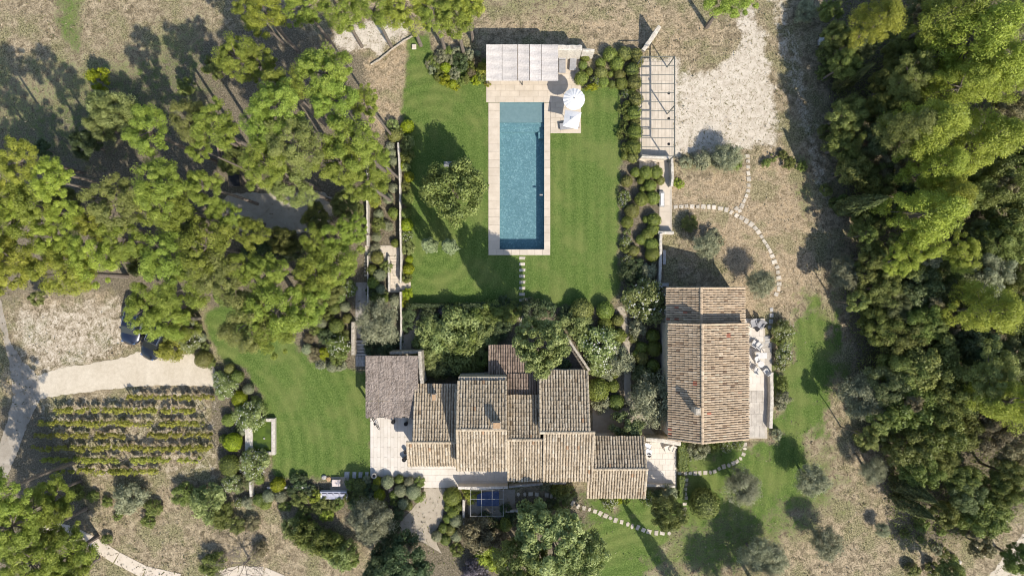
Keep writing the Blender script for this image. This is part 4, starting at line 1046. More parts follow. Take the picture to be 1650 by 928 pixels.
def pot(px, py, r, label, mat=M_POT, group=None, h=.5, z=.1):
    o = thing("plant_pot", label, "pot", (*G(px,py), z), group)
    MB().lathe([(r*.7,0),(r*.95,h*.8),(r,h),(r*.85,h),(r*.8,h*.85)], (0,0,0), 14).build("vessel", mat, o, True)
    MB().lathe([(r*.8,h*.80),(r*.4,h*.9),(r*.1,h*.92)], (0,0,0), 10).build("soil", M_BLACK, o, True)
pot(604.5,764,.26,"white-rimmed pot alone at the terrace corner by the grey slabs",M_WPALE)
for x,y,r in ((655,726,.2),(652.5,738,.22),(655.5,735.5,.18),(655.5,681,.2),(635,678,.2)): pot(x,y,r,"black pot against the farmhouse terrace wall",M_POT,"black pots along the terrace wall")
pot(1044.5,731,.2,"black pot beside the white chairs of the courtyard"); pot(1227.5,525,.18,"black pot on the upper annex terrace",z=.17)
# folded chair pair / planter by heather pergola
bk = thing("bicycle", "dark bicycle lying against the heather-roofed pergola", "bicycle", (*G(606,679), .1), None, .55)
for y in (-.5,.5):
    mb = MB(); mb.tube([(.32*math.cos(a)*.5, y+.32*math.sin(a), .33+.28*math.cos(a)) for a in np.linspace(0,2*math.pi,17)], .025, 5)
    mb.build("wheel", M_BLACK, bk, True)
MB().tube([(0,-.5,.33),(.05,-.1,.8),(.05,.35,.78),(0,.5,.33)], .025, 5).build("frame", M_BLACK, bk, True)
MB().box(-.06,.10,-.2,.05,.84,.9).build("saddle", M_BLACK, bk, True); MB().tube([(-.25,.36,.95),(.3,.36,.95)], .02, 5).build("handlebar", M_BLACK, bk, True)
# white trough on garden terrace
tr = thing("stone_trough", "white rectangular trough in a dark frame on the garden steps terrace", "trough", (*G(1065.5,322), .08))
MB().box(-.24,.24,-.72,.72,0,.28).build("frame", M_GSTEP, tr, True); MB().cbox(-.14,.14,-.6,.6,.28,.34,.02).build("basin", M_WHITE, tr, True)
for x,y,w_,h_2 in ((1069,415,.30,1.4),(1070,459,.75,.35)):
    a_ = thing("stone_bench", "stone bench in the shaded yard by the annex wall" if h_2 > 1 else "grey stone bench end at the annex corner", "bench", (*G(x,y), .0))
    MB().cbox(-w_/2,w_/2,-h_2/2,h_2/2,.34,.44,.02).build("seat", M_GSTEP, a_, True)
    for s_ in (-1,1):
        if h_2 > w_: MB().box(-w_*.4,w_*.4,s_*h_2*.35-.08,s_*h_2*.35+.08,0,.34).build("leg", M_GSTEP, a_, True)
        else: MB().box(s_*w_*.35-.06,s_*w_*.35+.06,-h_2*.4,h_2*.4,0,.34).build("leg", M_GSTEP, a_, True)
# slatted bench on the pool lawn
bn = thing("garden_bench", "grey slatted bench beside the large shrub on the pool lawn", "bench", (*G(727.5,266), .012))
for k in range(5): MB().box(-.7,.7,-.24+k*.1,-.16+k*.1,.42,.45).build("slat", M_GREYF, bn, True)
for x in (-.6,.6):
    for y in (-.18,.18): MB().box(x-.03,x+.03,y-.03,y+.03,0,.42).build("leg", M_GREYF, bn, True)
hv = thing("beehive", "small white box on legs standing at the edge of the wood", "beehive", (*G(1319,71), 0))
MB().box(-.2,.2,-.3,.3,.25,.7).build("hive_body", M_GREYF, hv, True); MB().box(-.24,.24,-.36,.36,.7,.76).build("lid", M_CHAIR, hv, True)
for x in (-.15,.15):
    for y in (-.22,.22): MB().box(x-.03,x+.03,y-.03,y+.03,0,.25).build("leg", M_WOOD, hv, True)
ub = thing("utility_box", "tiny cream ground box at the edge of the pool lawn", "box", (*G(667.5,76.5), 0))
MB().cbox(-.2,.2,-.22,.22,0,.22,.02).build("housing", M_PAVE2, ub, True); MB().box(-.16,.16,-.18,.18,.222,.24).build("lid", M_PAVE, ub, True)
# hut among the pines
hut = thing("wooden_hut", "small hut with a reddish tiled roof under the pines", "hut", W(372,240,0))
X0, X1 = W(352,0,2.4).x, W(391,0,2.4).x
slope(hut, (X0,W(0,254,2.2).y,2.2), (X1,W(0,254,2.2).y,2.2), (X0,W(0,228,2.9).y,2.9), (X1,W(0,228,2.9).y,2.9), M_TILE_D, .22)
MB().box(X0+.2, X1-.2, W(0,252,2.2).y, W(0,230,2.6).y, 0, 2.1).build("wall", M_WOOD, hut)
dt = table(382,293,.1,1.0,1.1,"dark square table on the gravel under the pines",M_BLACK,.72,0)

# ------------------------------------------------------------------ cars
def make_car(px, py, rot, label, col):
    t = thing("parked_car", label, "car", (*G(px,py), .016), "cars under the pine by the driveway", rot)
    prof = [(-2.28,.44,.70,.40),(-2.24,.42,.78,.62),(-2.12,.36,.92,.80),(-1.6,.34,1.02,.92),(-.9,.34,1.05,.94),(.2,.34,1.05,.95),(1.0,.34,1.02,.94),(1.6,.36,.98,.92),(1.88,.38,.93,.84),(2.08,.40,.86,.70),(2.22,.43,.77,.50),(2.30,.46,.66,.24)]
    mb = MB(); V = []; F = []; n = 8
    for y, zb, zt_, hw in prof:
        V += [(-hw*.92,y,zb),(-hw,y,zb+.15),(-hw*.98,y,zt_-.16),(-hw*.72,y,zt_),(hw*.72,y,zt_),(hw*.98,y,zt_-.16),(hw,y,zb+.15),(hw*.92,y,zb)]
    for i in range(len(prof)-1):
        for k in range(n): F.append((i*n+k,i*n+(k+1)%n,(i+1)*n+(k+1)%n,(i+1)*n+k))
    F.append(tuple(range(n))); F.append(tuple((len(prof)-1)*n+k for k in range(n-1,-1,-1)))
    pm = paint("car_paint_"+col[0], col[1]); body = mb.add(V, F).build("body", pm, t, True, True)
    cab = [(-2.0,.98,.80,1.02),(-1.55,.72,.70,1.52),(-.2,.70,.70,1.60),(.55,.70,.68,1.56),(1.25,.80,.76,1.02)]
    V = []; F = []
    for y, w0, w1, z in cab: V += [(-w0 if z < 1.2 else -.80, y, 1.0),(-w1,y,z),(w1,y,z),(w0 if z < 1.2 else .80,y,1.0)]
    for i in range(4):
        for k in range(3): F.append((i*4+k,i*4+k+1,(i+1)*4+k+1,(i+1)*4+k))
    MB().add(V, F).build("window_glass", M_GLASS, t, True)
    MB().cbox(-.69,.69,-1.5,.5,1.50,1.645,.05).build("roof", pm, t, True)
    for s_ in (-1,1):
        MB().tube([(s_*.62,-1.4,1.68),(s_*.62,.42,1.70)], .03, 6).build("roof_rail", M_ALU, t, True)
        MB().box(s_*.96-.08,s_*.96+.08,.72,.88,.98,1.12).build("mirror", pm, t, True)
        MB().box(s_*.56-.12,s_*.56+.12,1.98,2.13,.74,.86).build("headlight", M_ALU, t, True)
        MB().box(s_*.66-.14,s_*.66+.14,-2.27,-2.18,.74,.88).build("tail_light", M_TERRA, t, True)
        for y in (-1.4,1.4):
            wh = MB().tube([(s_*.80,y,.35),(s_*.96,y,.35)], .35, 16).build("wheel", M_BLACK, t, True)
            MB().tube([(s_*.955,y,.35),(s_*.97,y,.35)], .22, 12).build("rim", M_ALU, wh, True)
def car_at(px, py, deg, label, col): make_car(px, py, math.radians(deg), label, col)
car_at(223,517,166,"dark blue car mostly hidden under the pine crown, parked beside the other one",("navy",(.012,.016,.035)))
car_at(260,543,153,"black car with bright roof rails parked nearer the driveway gravel",("black",(.012,.013,.016)))
# ------------------------------------------------------------------ foliage generators
def unit(a): return a/np.maximum(np.linalg.norm(a, axis=1, keepdims=True), 1e-9)
def leaf_quads(P, Nn, size, aspect, rs, up=None):
    n = len(P); r = rs.normal(size=(n,3)) if up is None else up + rs.normal(size=(n,3))*.5
    T = unit(np.cross(Nn, r)); B = unit(np.cross(Nn, T)); s = size[:,None]
    if up is not None: T, B = B, T
    a = T*s*.5; b = B*s*.5*aspect
    V = np.stack([P-a, P+b*1.0, P+a, P-b*1.0], 1).reshape(-1,3)
    F = np.arange(n*4).reshape(-1,4); return V, F
def rand_dir(n, rs): return unit(rs.normal(size=(n,3)))
def clump_leaves(C, R, tone, per, size, aspect, rs, flat=.75, outward=.5, shell=.55):
    C = np.repeat(C, per, 0); Rr = np.repeat(R, per); tn = np.repeat(tone, per); n = len(C)
    d = rand_dir(n, rs); rad = (shell + (1-shell)*rs.rand(n)**.7)
    off = d*(Rr*rad)[:,None]; off[:,2] *= flat
    P = C + off
    Nn = unit(d*outward*1.7 + rs.normal(size=(n,3))*.5 + np.array([0,0,.42]))
    sz = size*rs.uniform(.6,1.4,n)
    V, F = leaf_quads(P, Nn, sz, aspect, rs)
    v = np.clip(tn*.6 + rs.rand(n)*.45, 0, 1)
    return V, F, v
def limbs(mb, base, targets, r0, rs, split=.55, n=5):
    base = Vector(base)
    for t in targets:
        t = Vector(t); m = base.lerp(t, .5) + Vector((rs.normal(0,.15),rs.normal(0,.15),.15+rs.rand()*.2))
        mb.tube([base, m, t], [r0, r0*.6, r0*.2], n)

def crown_pine(R, hz, seed, ncl=46, per=150, leaf=.20, open_=1.0):
    rs = np.random.RandomState(seed); ph = rs.uniform(0,6.28,4)
    th = rs.uniform(0,2*math.pi,ncl); u = np.sqrt(rs.rand(ncl))
    lob = .86 + .12*np.sin(2*th+ph[0]) + .10*np.sin(3*th+ph[1]) + .09*np.sin(5*th+ph[2])
    rr = R*lob*(.12+.88*u); z = hz*np.sqrt(np.clip(1-(u*.93)**2,0,1))*rs.uniform(-.15,1.0,ncl)**1.0 - .18*hz
    C = np.stack([rr*np.cos(th), rr*np.sin(th), z],1); cr = rs.uniform(.22,.60,ncl)*(R/2.4)**.5
    tone = rs.beta(2.4,1.8,ncl)
    per_i = per
    V, F, v = clump_leaves(C, cr, tone, per_i, leaf, .38, rs, .7, .5, .35)
    return V, F, v, C
def crown_tall(R, hz, seed, ncl=70, per=130, leaf=.21):
    rs = np.random.RandomState(seed)
    u = rs.rand(ncl); z = (u*2-1)*hz; prof = R*np.clip(1-np.abs((u-.38)/.66)**2.2, .1, 1)
    th = rs.uniform(0,6.28,ncl); rr = prof*np.sqrt(rs.uniform(.3,1,ncl))*(.85+.2*np.sin(3*th+seed))
    C = np.stack([rr*np.cos(th), rr*np.sin(th), z],1); cr = rs.uniform(.38,.75,ncl); tone = rs.beta(2.4,1.8,ncl)
    V, F, v = clump_leaves(C, cr, tone, per, leaf, .38, rs, .75, .5, .35); return V, F, v, C
def crown_round(R, hz, seed, ncl=60, per=170, leaf=.17, aspect=.6, shell=.45, crr=(.30,.55)):
    rs = np.random.RandomState(seed); d = rand_dir(ncl, rs); d[:,2] = np.abs(d[:,2])*1.1-.3; d = unit(d)
    k = rs.uniform(.55,.95,ncl)*(1+.12*np.sin(3*np.arctan2(d[:,1],d[:,0])+seed))
    C = d*k[:,None]*np.array([R,R,hz]) ; cr = rs.uniform(*crr,ncl)*R*.62
    tone = rs.beta(2,2,ncl)
    V, F, v = clump_leaves(C, cr, tone, per, leaf, aspect, rs, .85, .7, shell); return V, F, v, C
def crown_olive(R, hz, seed, ncl=55, per=120, leaf=.19):
    rs = np.random.RandomState(seed); d = rand_dir(ncl, rs); d[:,2] = np.abs(d[:,2])*1.1-.2; d = unit(d)
    C = d*rs.uniform(.4,.9,ncl)[:,None]*np.array([R,R,hz]); tone = rs.beta(2,2,ncl)
    V1, F1, v1 = clump_leaves(C, rs.uniform(.16,.38,ncl)*R, tone, per, leaf, .3, rs, .85, .45, .2)
    return V1, F1, v1, C
def crown_cypress(R, Ht, seed, n=5200, leaf=.20):
    rs = np.random.RandomState(seed); u = rs.rand(n)**.8; z = u*Ht
    prof = R*np.clip(np.minimum(1, .35+u*3.0)*(1-u**1.7)**.8, .02, 1); th = rs.uniform(0,6.28,n)
    bump_ = 1+.16*np.sin(5*th+z*1.3)+.10*np.sin(9*th-z*2.1)
    rr = prof*bump_*rs.uniform(.72,1.0,n)
    P = np.stack([rr*np.cos(th), rr*np.sin(th), z],1); out = np.stack([np.cos(th),np.sin(th),np.full(n,.35)],1)
    Nn = unit(out+rs.normal(size=(n,3))*.5)
    V, F = leaf_quads(P, Nn, leaf*rs.uniform(.6,1.5,n), .4, rs, np.array([0,0,1.]))
    v = np.clip(.45+.4*(bump_-1)/.2*.4+rs.normal(0,.2,n),0,1); return V, F, v, None
def ball_mesh(n, leaf, seed, lump=.05, zs=.95):
    """clipped ball of unit radius sitting on z=0"""
    rs = np.random.RandomState(seed); d = rand_dir(n, rs); ph = rs.uniform(0,6.28,3)
    k = 1+lump*(np.sin(4*d[:,0]+ph[0])+np.sin(5*d[:,1]+ph[1])+np.sin(4*d[:,2]+ph[2]))*.6
    rad = k*rs.uniform(.90,1.02,n); P = d*rad[:,None]; Nn = unit(d*1.0+rs.normal(size=(n,3))*.42)
    V, F = leaf_quads(P, Nn, leaf*rs.uniform(.6,1.4,n), .6, rs)
    v = np.clip(rs.beta(2,2,n)*.8+.1,0,1)
    bm = bmesh.new(); bmesh.ops.create_icosphere(bm, subdivisions=2, radius=.88); bm.verts.ensure_lookup_table()
    cv = np.array([x.co[:] for x in bm.verts]); cf = np.array([[x.index for x in f.verts]+[f.verts[2].index] for f in bm.faces]); bm.free()
    return V, F, v, cv, cf
def leaf_mesh(name, V, F, v): return np_mesh(name, V, F, v)

MESH = {}
def get_mesh(key, fn):
    if key not in MESH:
        V, F, v, C = fn(); me = leaf_mesh("crown", V, F, v); me.materials.append(FM['pine']); MESH[key] = (me, C)
    return MESH[key]
def trunk_mesh(key, C, zc, r0, seed, nl=12):
    """stem of height zc, and the limbs in crown coordinates"""
    k = ('trunk',)+key
    if k not in MESH:
        rs = np.random.RandomState(seed); mb = MB(); x = y = 0; pts = [(0,0,-.1)]
        for i in range(1,5):
            x += rs.normal(0,.05); y += rs.normal(0,.05); pts.append((x*(4-i)/3,y*(4-i)/3,zc*i/4))
        mb.tube(pts, [r0*1.25,r0,r0*.9,r0*.75,r0*.6], 7)
        me = mb.mesh("trunk"); me.materials.append(M_BARK)
        lb = MB(); idx = rs.choice(len(C), min(nl,len(C)), False)
        for i in idx:
            t0 = Vector((0,0,rs.uniform(-.7,.1))); t = Vector(C[i])*.86; m = t0.lerp(t,.5)+Vector((rs.normal(0,.12),rs.normal(0,.12),rs.uniform(-.25,.0)))
            lb.tube([t0,m,t],[r0*.42,r0*.26,r0*.08],5)
        lm = lb.mesh("limbs"); lm.materials.append(M_BARK); MESH[k] = (me, lm)
    return MESH[k]
def omat(o, mat):
    o.material_slots[0].link = 'OBJECT'; o.material_slots[0].material = mat

REG = []     # (object, description, bed, radius) resolved into labels at the end
def tree(kind, mat, px, py, rpx, zc, name, desc, bed, cat="tree", hz=None, ground=False, squash=1.0):
    """crown centre seen at photo px (px,py) at height zc, crown radius rpx px"""
    R = rpx*S*(H-zc)/H
    var = rnd.randrange({'pine':6,'tall':4,'oak':4,'olive':4,'round':3,'small':3}[kind])
    R0 = {'pine':2.4,'tall':2.4,'oak':2.2,'olive':1.7,'round':2.7,'small':1.3}[kind]
    z0 = {'pine':7.0,'tall':6.0,'oak':4.0,'olive':2.6,'round':5.0,'small':1.6}[kind]
    key = (kind, var)
    fn = {'pine': lambda: crown_pine(2.4, 2.3, 200+var, 92, 220, .15),
          'tall': lambda: crown_tall(2.4, 4.2, 300+var, 110, 230, .165),
          'oak': lambda: crown_round(2.2, 1.9, 400+var, 84, 270, .145, .6, .35, (.22,.46)),
          'olive': lambda: crown_olive(1.7, 1.35, 500+var, 90, 190, .14),
          'round': lambda: crown_round(2.7, 2.5, 600+var, 120, 260, .17, .65, .4, (.18,.36)),
          'small': lambda: crown_round(1.3, 1.1, 700+var, 36, 150, .15)}[kind]
    me, C = get_mesh(key, fn)
    p = Vector((*G(px,py), 0)) if ground else W(px, py, zc)
    t = thing(name, "", cat, (p.x, p.y, 0))
    c = link(bpy.data.objects.new("crown", me), t); omat(c, FM[mat])
    s = R/R0; c.location = (0,0,zc); c.scale = (s*rnd.uniform(.93,1.07), s*rnd.uniform(.93,1.07), (s if hz is None else hz)*squash); c.rotation_euler = (0,0,rnd.uniform(0,6.28))
    if kind in ('oak','small'): c.scale.z = max(c.scale.z, min(1.5*c.scale.x, (zc-.25)/({'oak':1.9,'small':1.1}[kind]*.9)))
    if kind == 'olive': c.scale = (c.scale.x*1.14, c.scale.y*1.14, c.scale.z*1.3)
    tm, lm = trunk_mesh(key, C, z0, {'pine':.20,'tall':.2,'oak':.17,'olive':.15,'round':.22,'small':.07}[kind], 900+var)
    tk = link(bpy.data.objects.new("trunk", tm), t); tk.scale = (s, s, zc/z0); tk.rotation_euler = c.rotation_euler
    lo = link(bpy.data.objects.new("limbs", lm), t); lo.location = c.location; lo.scale = c.scale; lo.rotation_euler = c.rotation_euler
    REG.append((t, desc, bed, R)); return t

def cypress(mat, px, py, R, Ht, name, desc, bed):
    var = rnd.randrange(2); key = ('cyp', var)
    me, _ = get_mesh(key, lambda: crown_cypress(1.0, 8.0, 800+var, 6500, .22))
    t = thing(name, "", "tree", (*G(px,py), 0)); c = link(bpy.data.objects.new("crown", me), t); omat(c, FM[mat])
    c.location = (0,0,.15); c.scale = (R, R, Ht/8.0); c.rotation_euler.z = rnd.uniform(0,6.28)
    if ('ctrunk',) not in MESH:
        tm = MB().tube([(0,0,-.1),(0,0,1),(0,0,6)],[.16,.13,.03],7).mesh("trunk"); tm.materials.append(M_BARK); MESH[('ctrunk',)] = tm
    k = link(bpy.data.objects.new("trunk", MESH[('ctrunk',)]), t); k.scale = (1,1,Ht/8.0)
    REG.append((t, desc, bed, R)); return t

def ball_data(size, var):
    key = ('ball', size, var)
    if key not in MESH:
        n, leaf = {'s': (420,.26), 'm': (1000,.17), 'l': (2200,.12)}[size]
        V, F, v, cv, cf = ball_mesh(n, leaf, 1000+var*7+len(size), .045)
        tri = cf[:, :3]
        VV = np.concatenate([V, cv]) + np.array([0,0,.86]); 
        # inner core as degenerate-free quads: split each triangle in three quads
        core = []; extra = []
        b0 = len(VV)
        for k, t in enumerate(tri):
            a, b, c = (VV[len(V)+i] for i in t); m = (a+b+c)/3; ab, bc, ca = (a+b)/2, (b+c)/2, (c+a)/2
            q = b0+len(extra); extra += [m, ab, bc, ca]
            ia, ib, ic = (len(V)+i for i in t)
            core += [(ia, q+1, q, q+3), (ib, q+2, q, q+1), (ic, q+3, q, q+2)]
        VV = np.concatenate([VV, np.array(extra)]); FF = np.concatenate([F, np.array(core)])
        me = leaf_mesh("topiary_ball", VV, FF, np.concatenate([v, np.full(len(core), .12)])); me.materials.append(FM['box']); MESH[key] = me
    return MESH[key]
BALLDESC = {'box':'clipped green topiary ball','boxolive':'clipped brownish-olive topiary ball','grey':'clipped silver-grey ball shrub','bright':'clipped yellow-green ball shrub','mid':'clipped fresh-green ball shrub','dark':'clipped dark green ball shrub','olive':'clipped olive-grey ball shrub','oak':'clipped deep green ball shrub'}
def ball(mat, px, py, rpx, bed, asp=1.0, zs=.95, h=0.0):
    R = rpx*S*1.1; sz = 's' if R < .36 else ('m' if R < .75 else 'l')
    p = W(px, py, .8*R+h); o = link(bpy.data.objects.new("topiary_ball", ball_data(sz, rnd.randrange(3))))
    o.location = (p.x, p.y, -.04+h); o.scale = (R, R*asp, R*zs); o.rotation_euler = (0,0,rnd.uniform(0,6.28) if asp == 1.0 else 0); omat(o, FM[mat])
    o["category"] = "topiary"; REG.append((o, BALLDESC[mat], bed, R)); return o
SHRUBDESC = {'oak':'loose dark green shrub','mid':'loose mid-green leafy shrub','bright':'loose bright yellow-green shrub','grey':'loose silver-grey shrub','olive':'loose olive-grey shrub','dark':'dense very dark green shrub','brown':'brownish twiggy shrub','purple':'purple-grey shrub','green':'leafy soft-green shrub','holm':'dense evergreen shrub','box':'green bushy shrub','pine':'yellowish bushy shrub','pine_y':'yellow bushy shrub','vine':'yellowing leafy shrub','pine_g':'dull green bush','cypress':'dark feathery shrub'}
def shrub_data(size, var):
    key = ('shrub', size, var)
    if key not in MESH:
        ncl, per, leaf = {'s': (16,60,.24), 'm': (26,95,.16), 'l': (44,130,.12)}[size]
        V, F, v, C = crown_round(1.0, .85, 1100+var*3+len(size)+ord(size), ncl, per, leaf, .5, .3, (.36,.66))
        V = V + np.array([0,0,.62]); V[:,2] = np.maximum(V[:,2], -.03)
        me = leaf_mesh("shrub", V, F, v); me.materials.append(FM['mid']); MESH[key] = me
    return MESH[key]
def flower_data(var, dens=105):
    key = ('flower', var)
    if key not in MESH:
        rs = np.random.RandomState(1300+var); d = rand_dir(dens, rs); d[:,2] = np.abs(d[:,2]); C = d*rs.uniform(.86,1.06,dens)[:,None]*np.array([1,1,.85])+np.array([0,0,.66])
        n = dens*4; P = np.repeat(C,4,0)+rs.normal(0,.018,(n,3)); Nn = unit(np.repeat(d,4,0)+rs.normal(size=(n,3))*.5)
        V, F = leaf_quads(P, Nn, rs.uniform(.04,.075,n), .9, rs); me = leaf_mesh("flowers", V, F, rs.rand(n)); me.materials.append(FM['flower']); MESH[key] = me
    return MESH[key]
def shrub(mat, px, py, rpx, bed, flowers=False, asp=1.0, zs=1.0, desc=None, name=None, cat="shrub"):
    R = rpx*S*1.08; sz = 's' if R < .42 else ('m' if R < .95 else 'l')
    p = W(px, py, .7*R); nm = name or ("flowering_shrub" if flowers else "shrub")
    o = link(bpy.data.objects.new(nm, shrub_data(sz, rnd.randrange(3)))); o.location = (p.x, p.y, 0); o.scale = (R*1.05, R*asp*1.05, R*zs); o.rotation_euler.z = rnd.uniform(0,6.28) if asp == 1 else rnd.uniform(-.2,.2); omat(o, FM[mat])
    if flowers: link(bpy.data.objects.new("flowers", flower_data(rnd.randrange(3))), o)["kind"] = "stuff"
    o["category"] = cat
    REG.append((o, desc or (("white-flowered oleander" if flowers else SHRUBDESC[mat])), bed, R)); return o

# ------------------------------------------------------------------ pines of the grove (crown centre px, radius px, height m)
B1 = "in the grove between the driveway and the west beds"
GROVE = [(240,213,38,8),(303,195,33,8),(346,206,38,8.5),(385,95,36,8),(322,240,20,7.5),(30,262,32,9),(82,290,34,8.5),(255,300,40,8),(327,300,30,7.5),(420,104,26,8),(455,140,34,9),(523,117,42,9),(447,170,42,9.5),(535,160,38,9),(588,163,24,8),(425,205,36,9),(477,232,44,9.5),(568,228,42,9),(548,262,38,8.5),(604,250,24,7.5),(428,262,40,9),(470,294,36,8),(588,294,33,7.5),(37,330,46,9),(20,420,46,9),(100,442,44,8.5),(150,418,38,8.5),(85,388,34,8.5),(187,330,44,8.5),(267,333,40,8.5),(105,345,26,8.5),(267,418,40,8),(334,398,44,8.5),(364,345,26,8),(347,440,40,8),(294,467,38,7.5),(236,497,36,6.5),(270,517,32,5.5),(292,530,24,2.4),(400,520,44,7.5),(407,375,26,7.5),(507,387,24,7),(546,380,28,7),(544,423,36,7),(572,370,22,7),(443,502,48,7.5),(493,487,36,7),(440,536,34,7),(510,443,38,7),(430,440,32,7.5),(15,350,30,9),(200,385,34,8),(150,360,28,8),(390,430,26,7.5)]
def near(x, y, cx, cy, d): return math.hypot(x-cx, y-cy) < d
def grove_zone(x, y):
    if near(x,y,245,525,70): return "standing over the parked cars"
    if near(x,y,372,240,75): return "around the small tiled hut"
    if near(x,y,445,345,75): return "around the shaded gravel court"
    if y > 430 and x > 320: return "overhanging the west lawn"
    if x > 530: return "beside the half hidden pale wall"
    if x < 120: return "at the open road side of the grove"
    if y < 180: return "at the grove end towards the pool lawn pines"
    return "deep in the grove between hut and parked cars"
for i,(x,y,r,z) in enumerate(GROVE):
    m = 'pine_y' if x < 160 and rnd.random() < .7 else ('pine' if rnd.random() < .85 else 'pine_g')
    z = z*(1.55 if y < 330 else (.85 if x > 480 else 1.12))
    tree('pine', m, x, y, r*1.12, z, "pine_tree", {'pine':"yellow-green pine",'pine_y':"golden-green pine",'pine_g':"grey-green pine"}[m], grove_zone(x,y))
B2 = "in the row above the pool lawn"
for x,y,r,z in ((425,22,38,9),(490,12,36,9),(545,14,36,9),(600,14,34,9),(655,12,38,9),(700,22,36,9),(735,26,38,9),(752,4,34,9),(400,10,26,9)): tree('pine','pine' if rnd.random()<.6 else 'pine_y',x,y,r,z,"pine_tree","clumpy bright pine",B2)
tree('pine','pine',1176,-6,44,7,"pine_tree","bushy bright pine standing alone above the pale court","")
for x,y,r in ((-38,300,44),(-45,390,46),(-30,235,36)): tree('pine','pine_y',x,y,r,12.5,"pine_tree","golden-green pine","at the open road side of the grove")
B3 = "in the corner beyond the concrete garden path"
for x,y,r,z in ((-8,795,44,10.5),(12,850,46,9),(45,822,38,6),(84,846,42,4.8),(45,905,50,6.5),(108,893,44,4.5),(85,795,32,4),(110,930,40,4.5)): tree('pine','pine',x,y,r,z,"pine_tree","lacy pine",B3)
# understorey in the grove shade
B4 = "under the grove pines"
for x,y,r,m in ((160,128,18,'bright'),(182,180,34,'green'),(165,205,24,'green'),(140,232,22,'dark'),(215,190,20,'oak'),(345,110,18,'oak'),(455,390,26,'oak'),(420,400,28,'dark'),(470,405,20,'holm'),(510,350,22,'oak'),(300,140,14,'oak'),(60,480,12,'oak'),(530,470,24,'oak'),(560,330,26,'oak'),(360,470,20,'mid'),(70,240,16,'dark'),(100,330,30,'oak'),(230,420,26,'oak'),(300,360,30,'oak'),(380,260,24,'oak')):
    tree('oak' if r > 20 else 'small', m, x, y, r, 2.6 if r > 20 else 1.5, "broadleaf_tree" if r > 20 else "young_tree", {'bright':'lemon-green young broadleaf tree','green':'leafy green broadleaf tree','dark':'dark green broadleaf tree','oak':'shaded green oak','holm':'dense evergreen oak','mid':'mid-green young broadleaf tree'}[m], B4, squash=.9)

# ------------------------------------------------------------------ the wood on the other side
B5 = "in the wood behind the annex"
WOOD = [('tall','pine_y',1415,35,32,7.5),('tall','pine_y',1570,60,52,9),('tall','pine',1535,20,44,9),('tall','pine_y',1590,110,44,8.5),('tall','pine_y',1548,140,38,8),('tall','pine_y',1625,125,30,8),('tall','pine_y',1495,205,44,8.5),('tall','pine_g',1462,205,36,8),('tall','pine_y',1510,270,36,7.5),('tall','pine_y',1585,228,44,7.5),('tall','pine_y',1490,345,48,7.5),('tall','pine_y',1520,320,36,7.5),('pine','pine_y',1552,410,28,6.5),('pine','pine_y',1452,420,28,6),('pine','pine_y',1495,395,30,6.5),('tall','pine_y',1588,500,40,7),('tall','pine_y',1625,648,40,7),('pine','pine_g',1470,120,40,6.5),('pine','pine_g',1600,605,42,6.5),('tall','pine_g',1640,20,34,9)]
def wood_zone(x, y):
    if y > 700: return "at the rocky foot of the wood"
    if x < 1400 and y < 340: return "along the shaded track at the wood edge"
    if x < 1450 and y >= 340: return "at the wood edge above the dry slope"
    if y < 260: return "in the wood opposite the pale court"
    if y < 480: return "in the wood opposite the annex"
    return "in the wood opposite the east lawn"
for k,m,x,y,r,z in WOOD: tree(k,m,x,y,r*1.08,z*1.1,"pine_tree",{'pine_y':"golden-green tall pine",'pine':"yellow-green tall pine",'pine_g':"grey-green tall pine"}[m],wood_zone(x,y))
OAKS = [(1345,60,22,'oak'),(1338,20,16,'mid'),(1360,105,24,'oak'),(1385,70,26,'holm'),(1364,185,26,'oak'),(1358,235,26,'mid'),(1372,270,24,'oak'),(1400,230,26,'holm'),(1420,180,28,'oak'),(1430,130,26,'oak'),(1410,290,28,'oak'),(1440,270,26,'brown'),(1435,210,22,'brown'),(1460,165,26,'pine_g'),(1395,365,24,'oak'),(1404,415,24,'oak'),(1425,345,24,'holm'),(1417,465,27,'oak'),(1415,525,30,'oak'),(1474,460,36,'oak'),(1440,495,26,'holm'),(1450,540,32,'oak'),(1497,585,44,'pine_g'),(1455,600,34,'oak'),(1480,520,30,'mid'),(1530,480,34,'holm'),(1591,440,32,'olive'),(1535,545,34,'dark'),(1570,560,30,'dark'),(1631,350,42,'oak'),(1600,300,36,'oak'),(1560,310,30,'pine_g'),(1640,270,34,'oak'),(1610,390,34,'oak'),(1640,440,32,'oak'),(1640,510,36,'oak'),(1640,575,34,'oak'),(1560,640,34,'oak'),(1520,640,36,'pine_g'),(1456,655,40,'mid'),(1425,620,30,'oak'),(1458,715,36,'oak'),(1506,690,36,'mid'),(1550,690,34,'oak'),(1480,755,30,'mid'),(1510,740,26,'oak'),(1590,690,34,'brown'),(1635,715,30,'oak'),(1520,825,20,'oak'),(1583,825,34,'oak'),(1555,795,26,'holm'),(1610,790,24,'mid'),(1580,878,20,'oak'),(1545,770,24,'pine_g'),(1620,760,26,'oak'),(1440,440,20,'oak'),(1520,440,24,'oak'),(1580,380,24,'holm'),(1550,200,22,'holm'),(1530,90,26,'oak'),(1480,60,28,'oak'),(1450,90,24,'oak'),(1490,20,30,'holm'),(1530,930,26,'oak'),(1625,180,26,'oak'),(1640,900,24,'mid'),(1460,320,24,'dark'),(1650,640,30,'oak')]
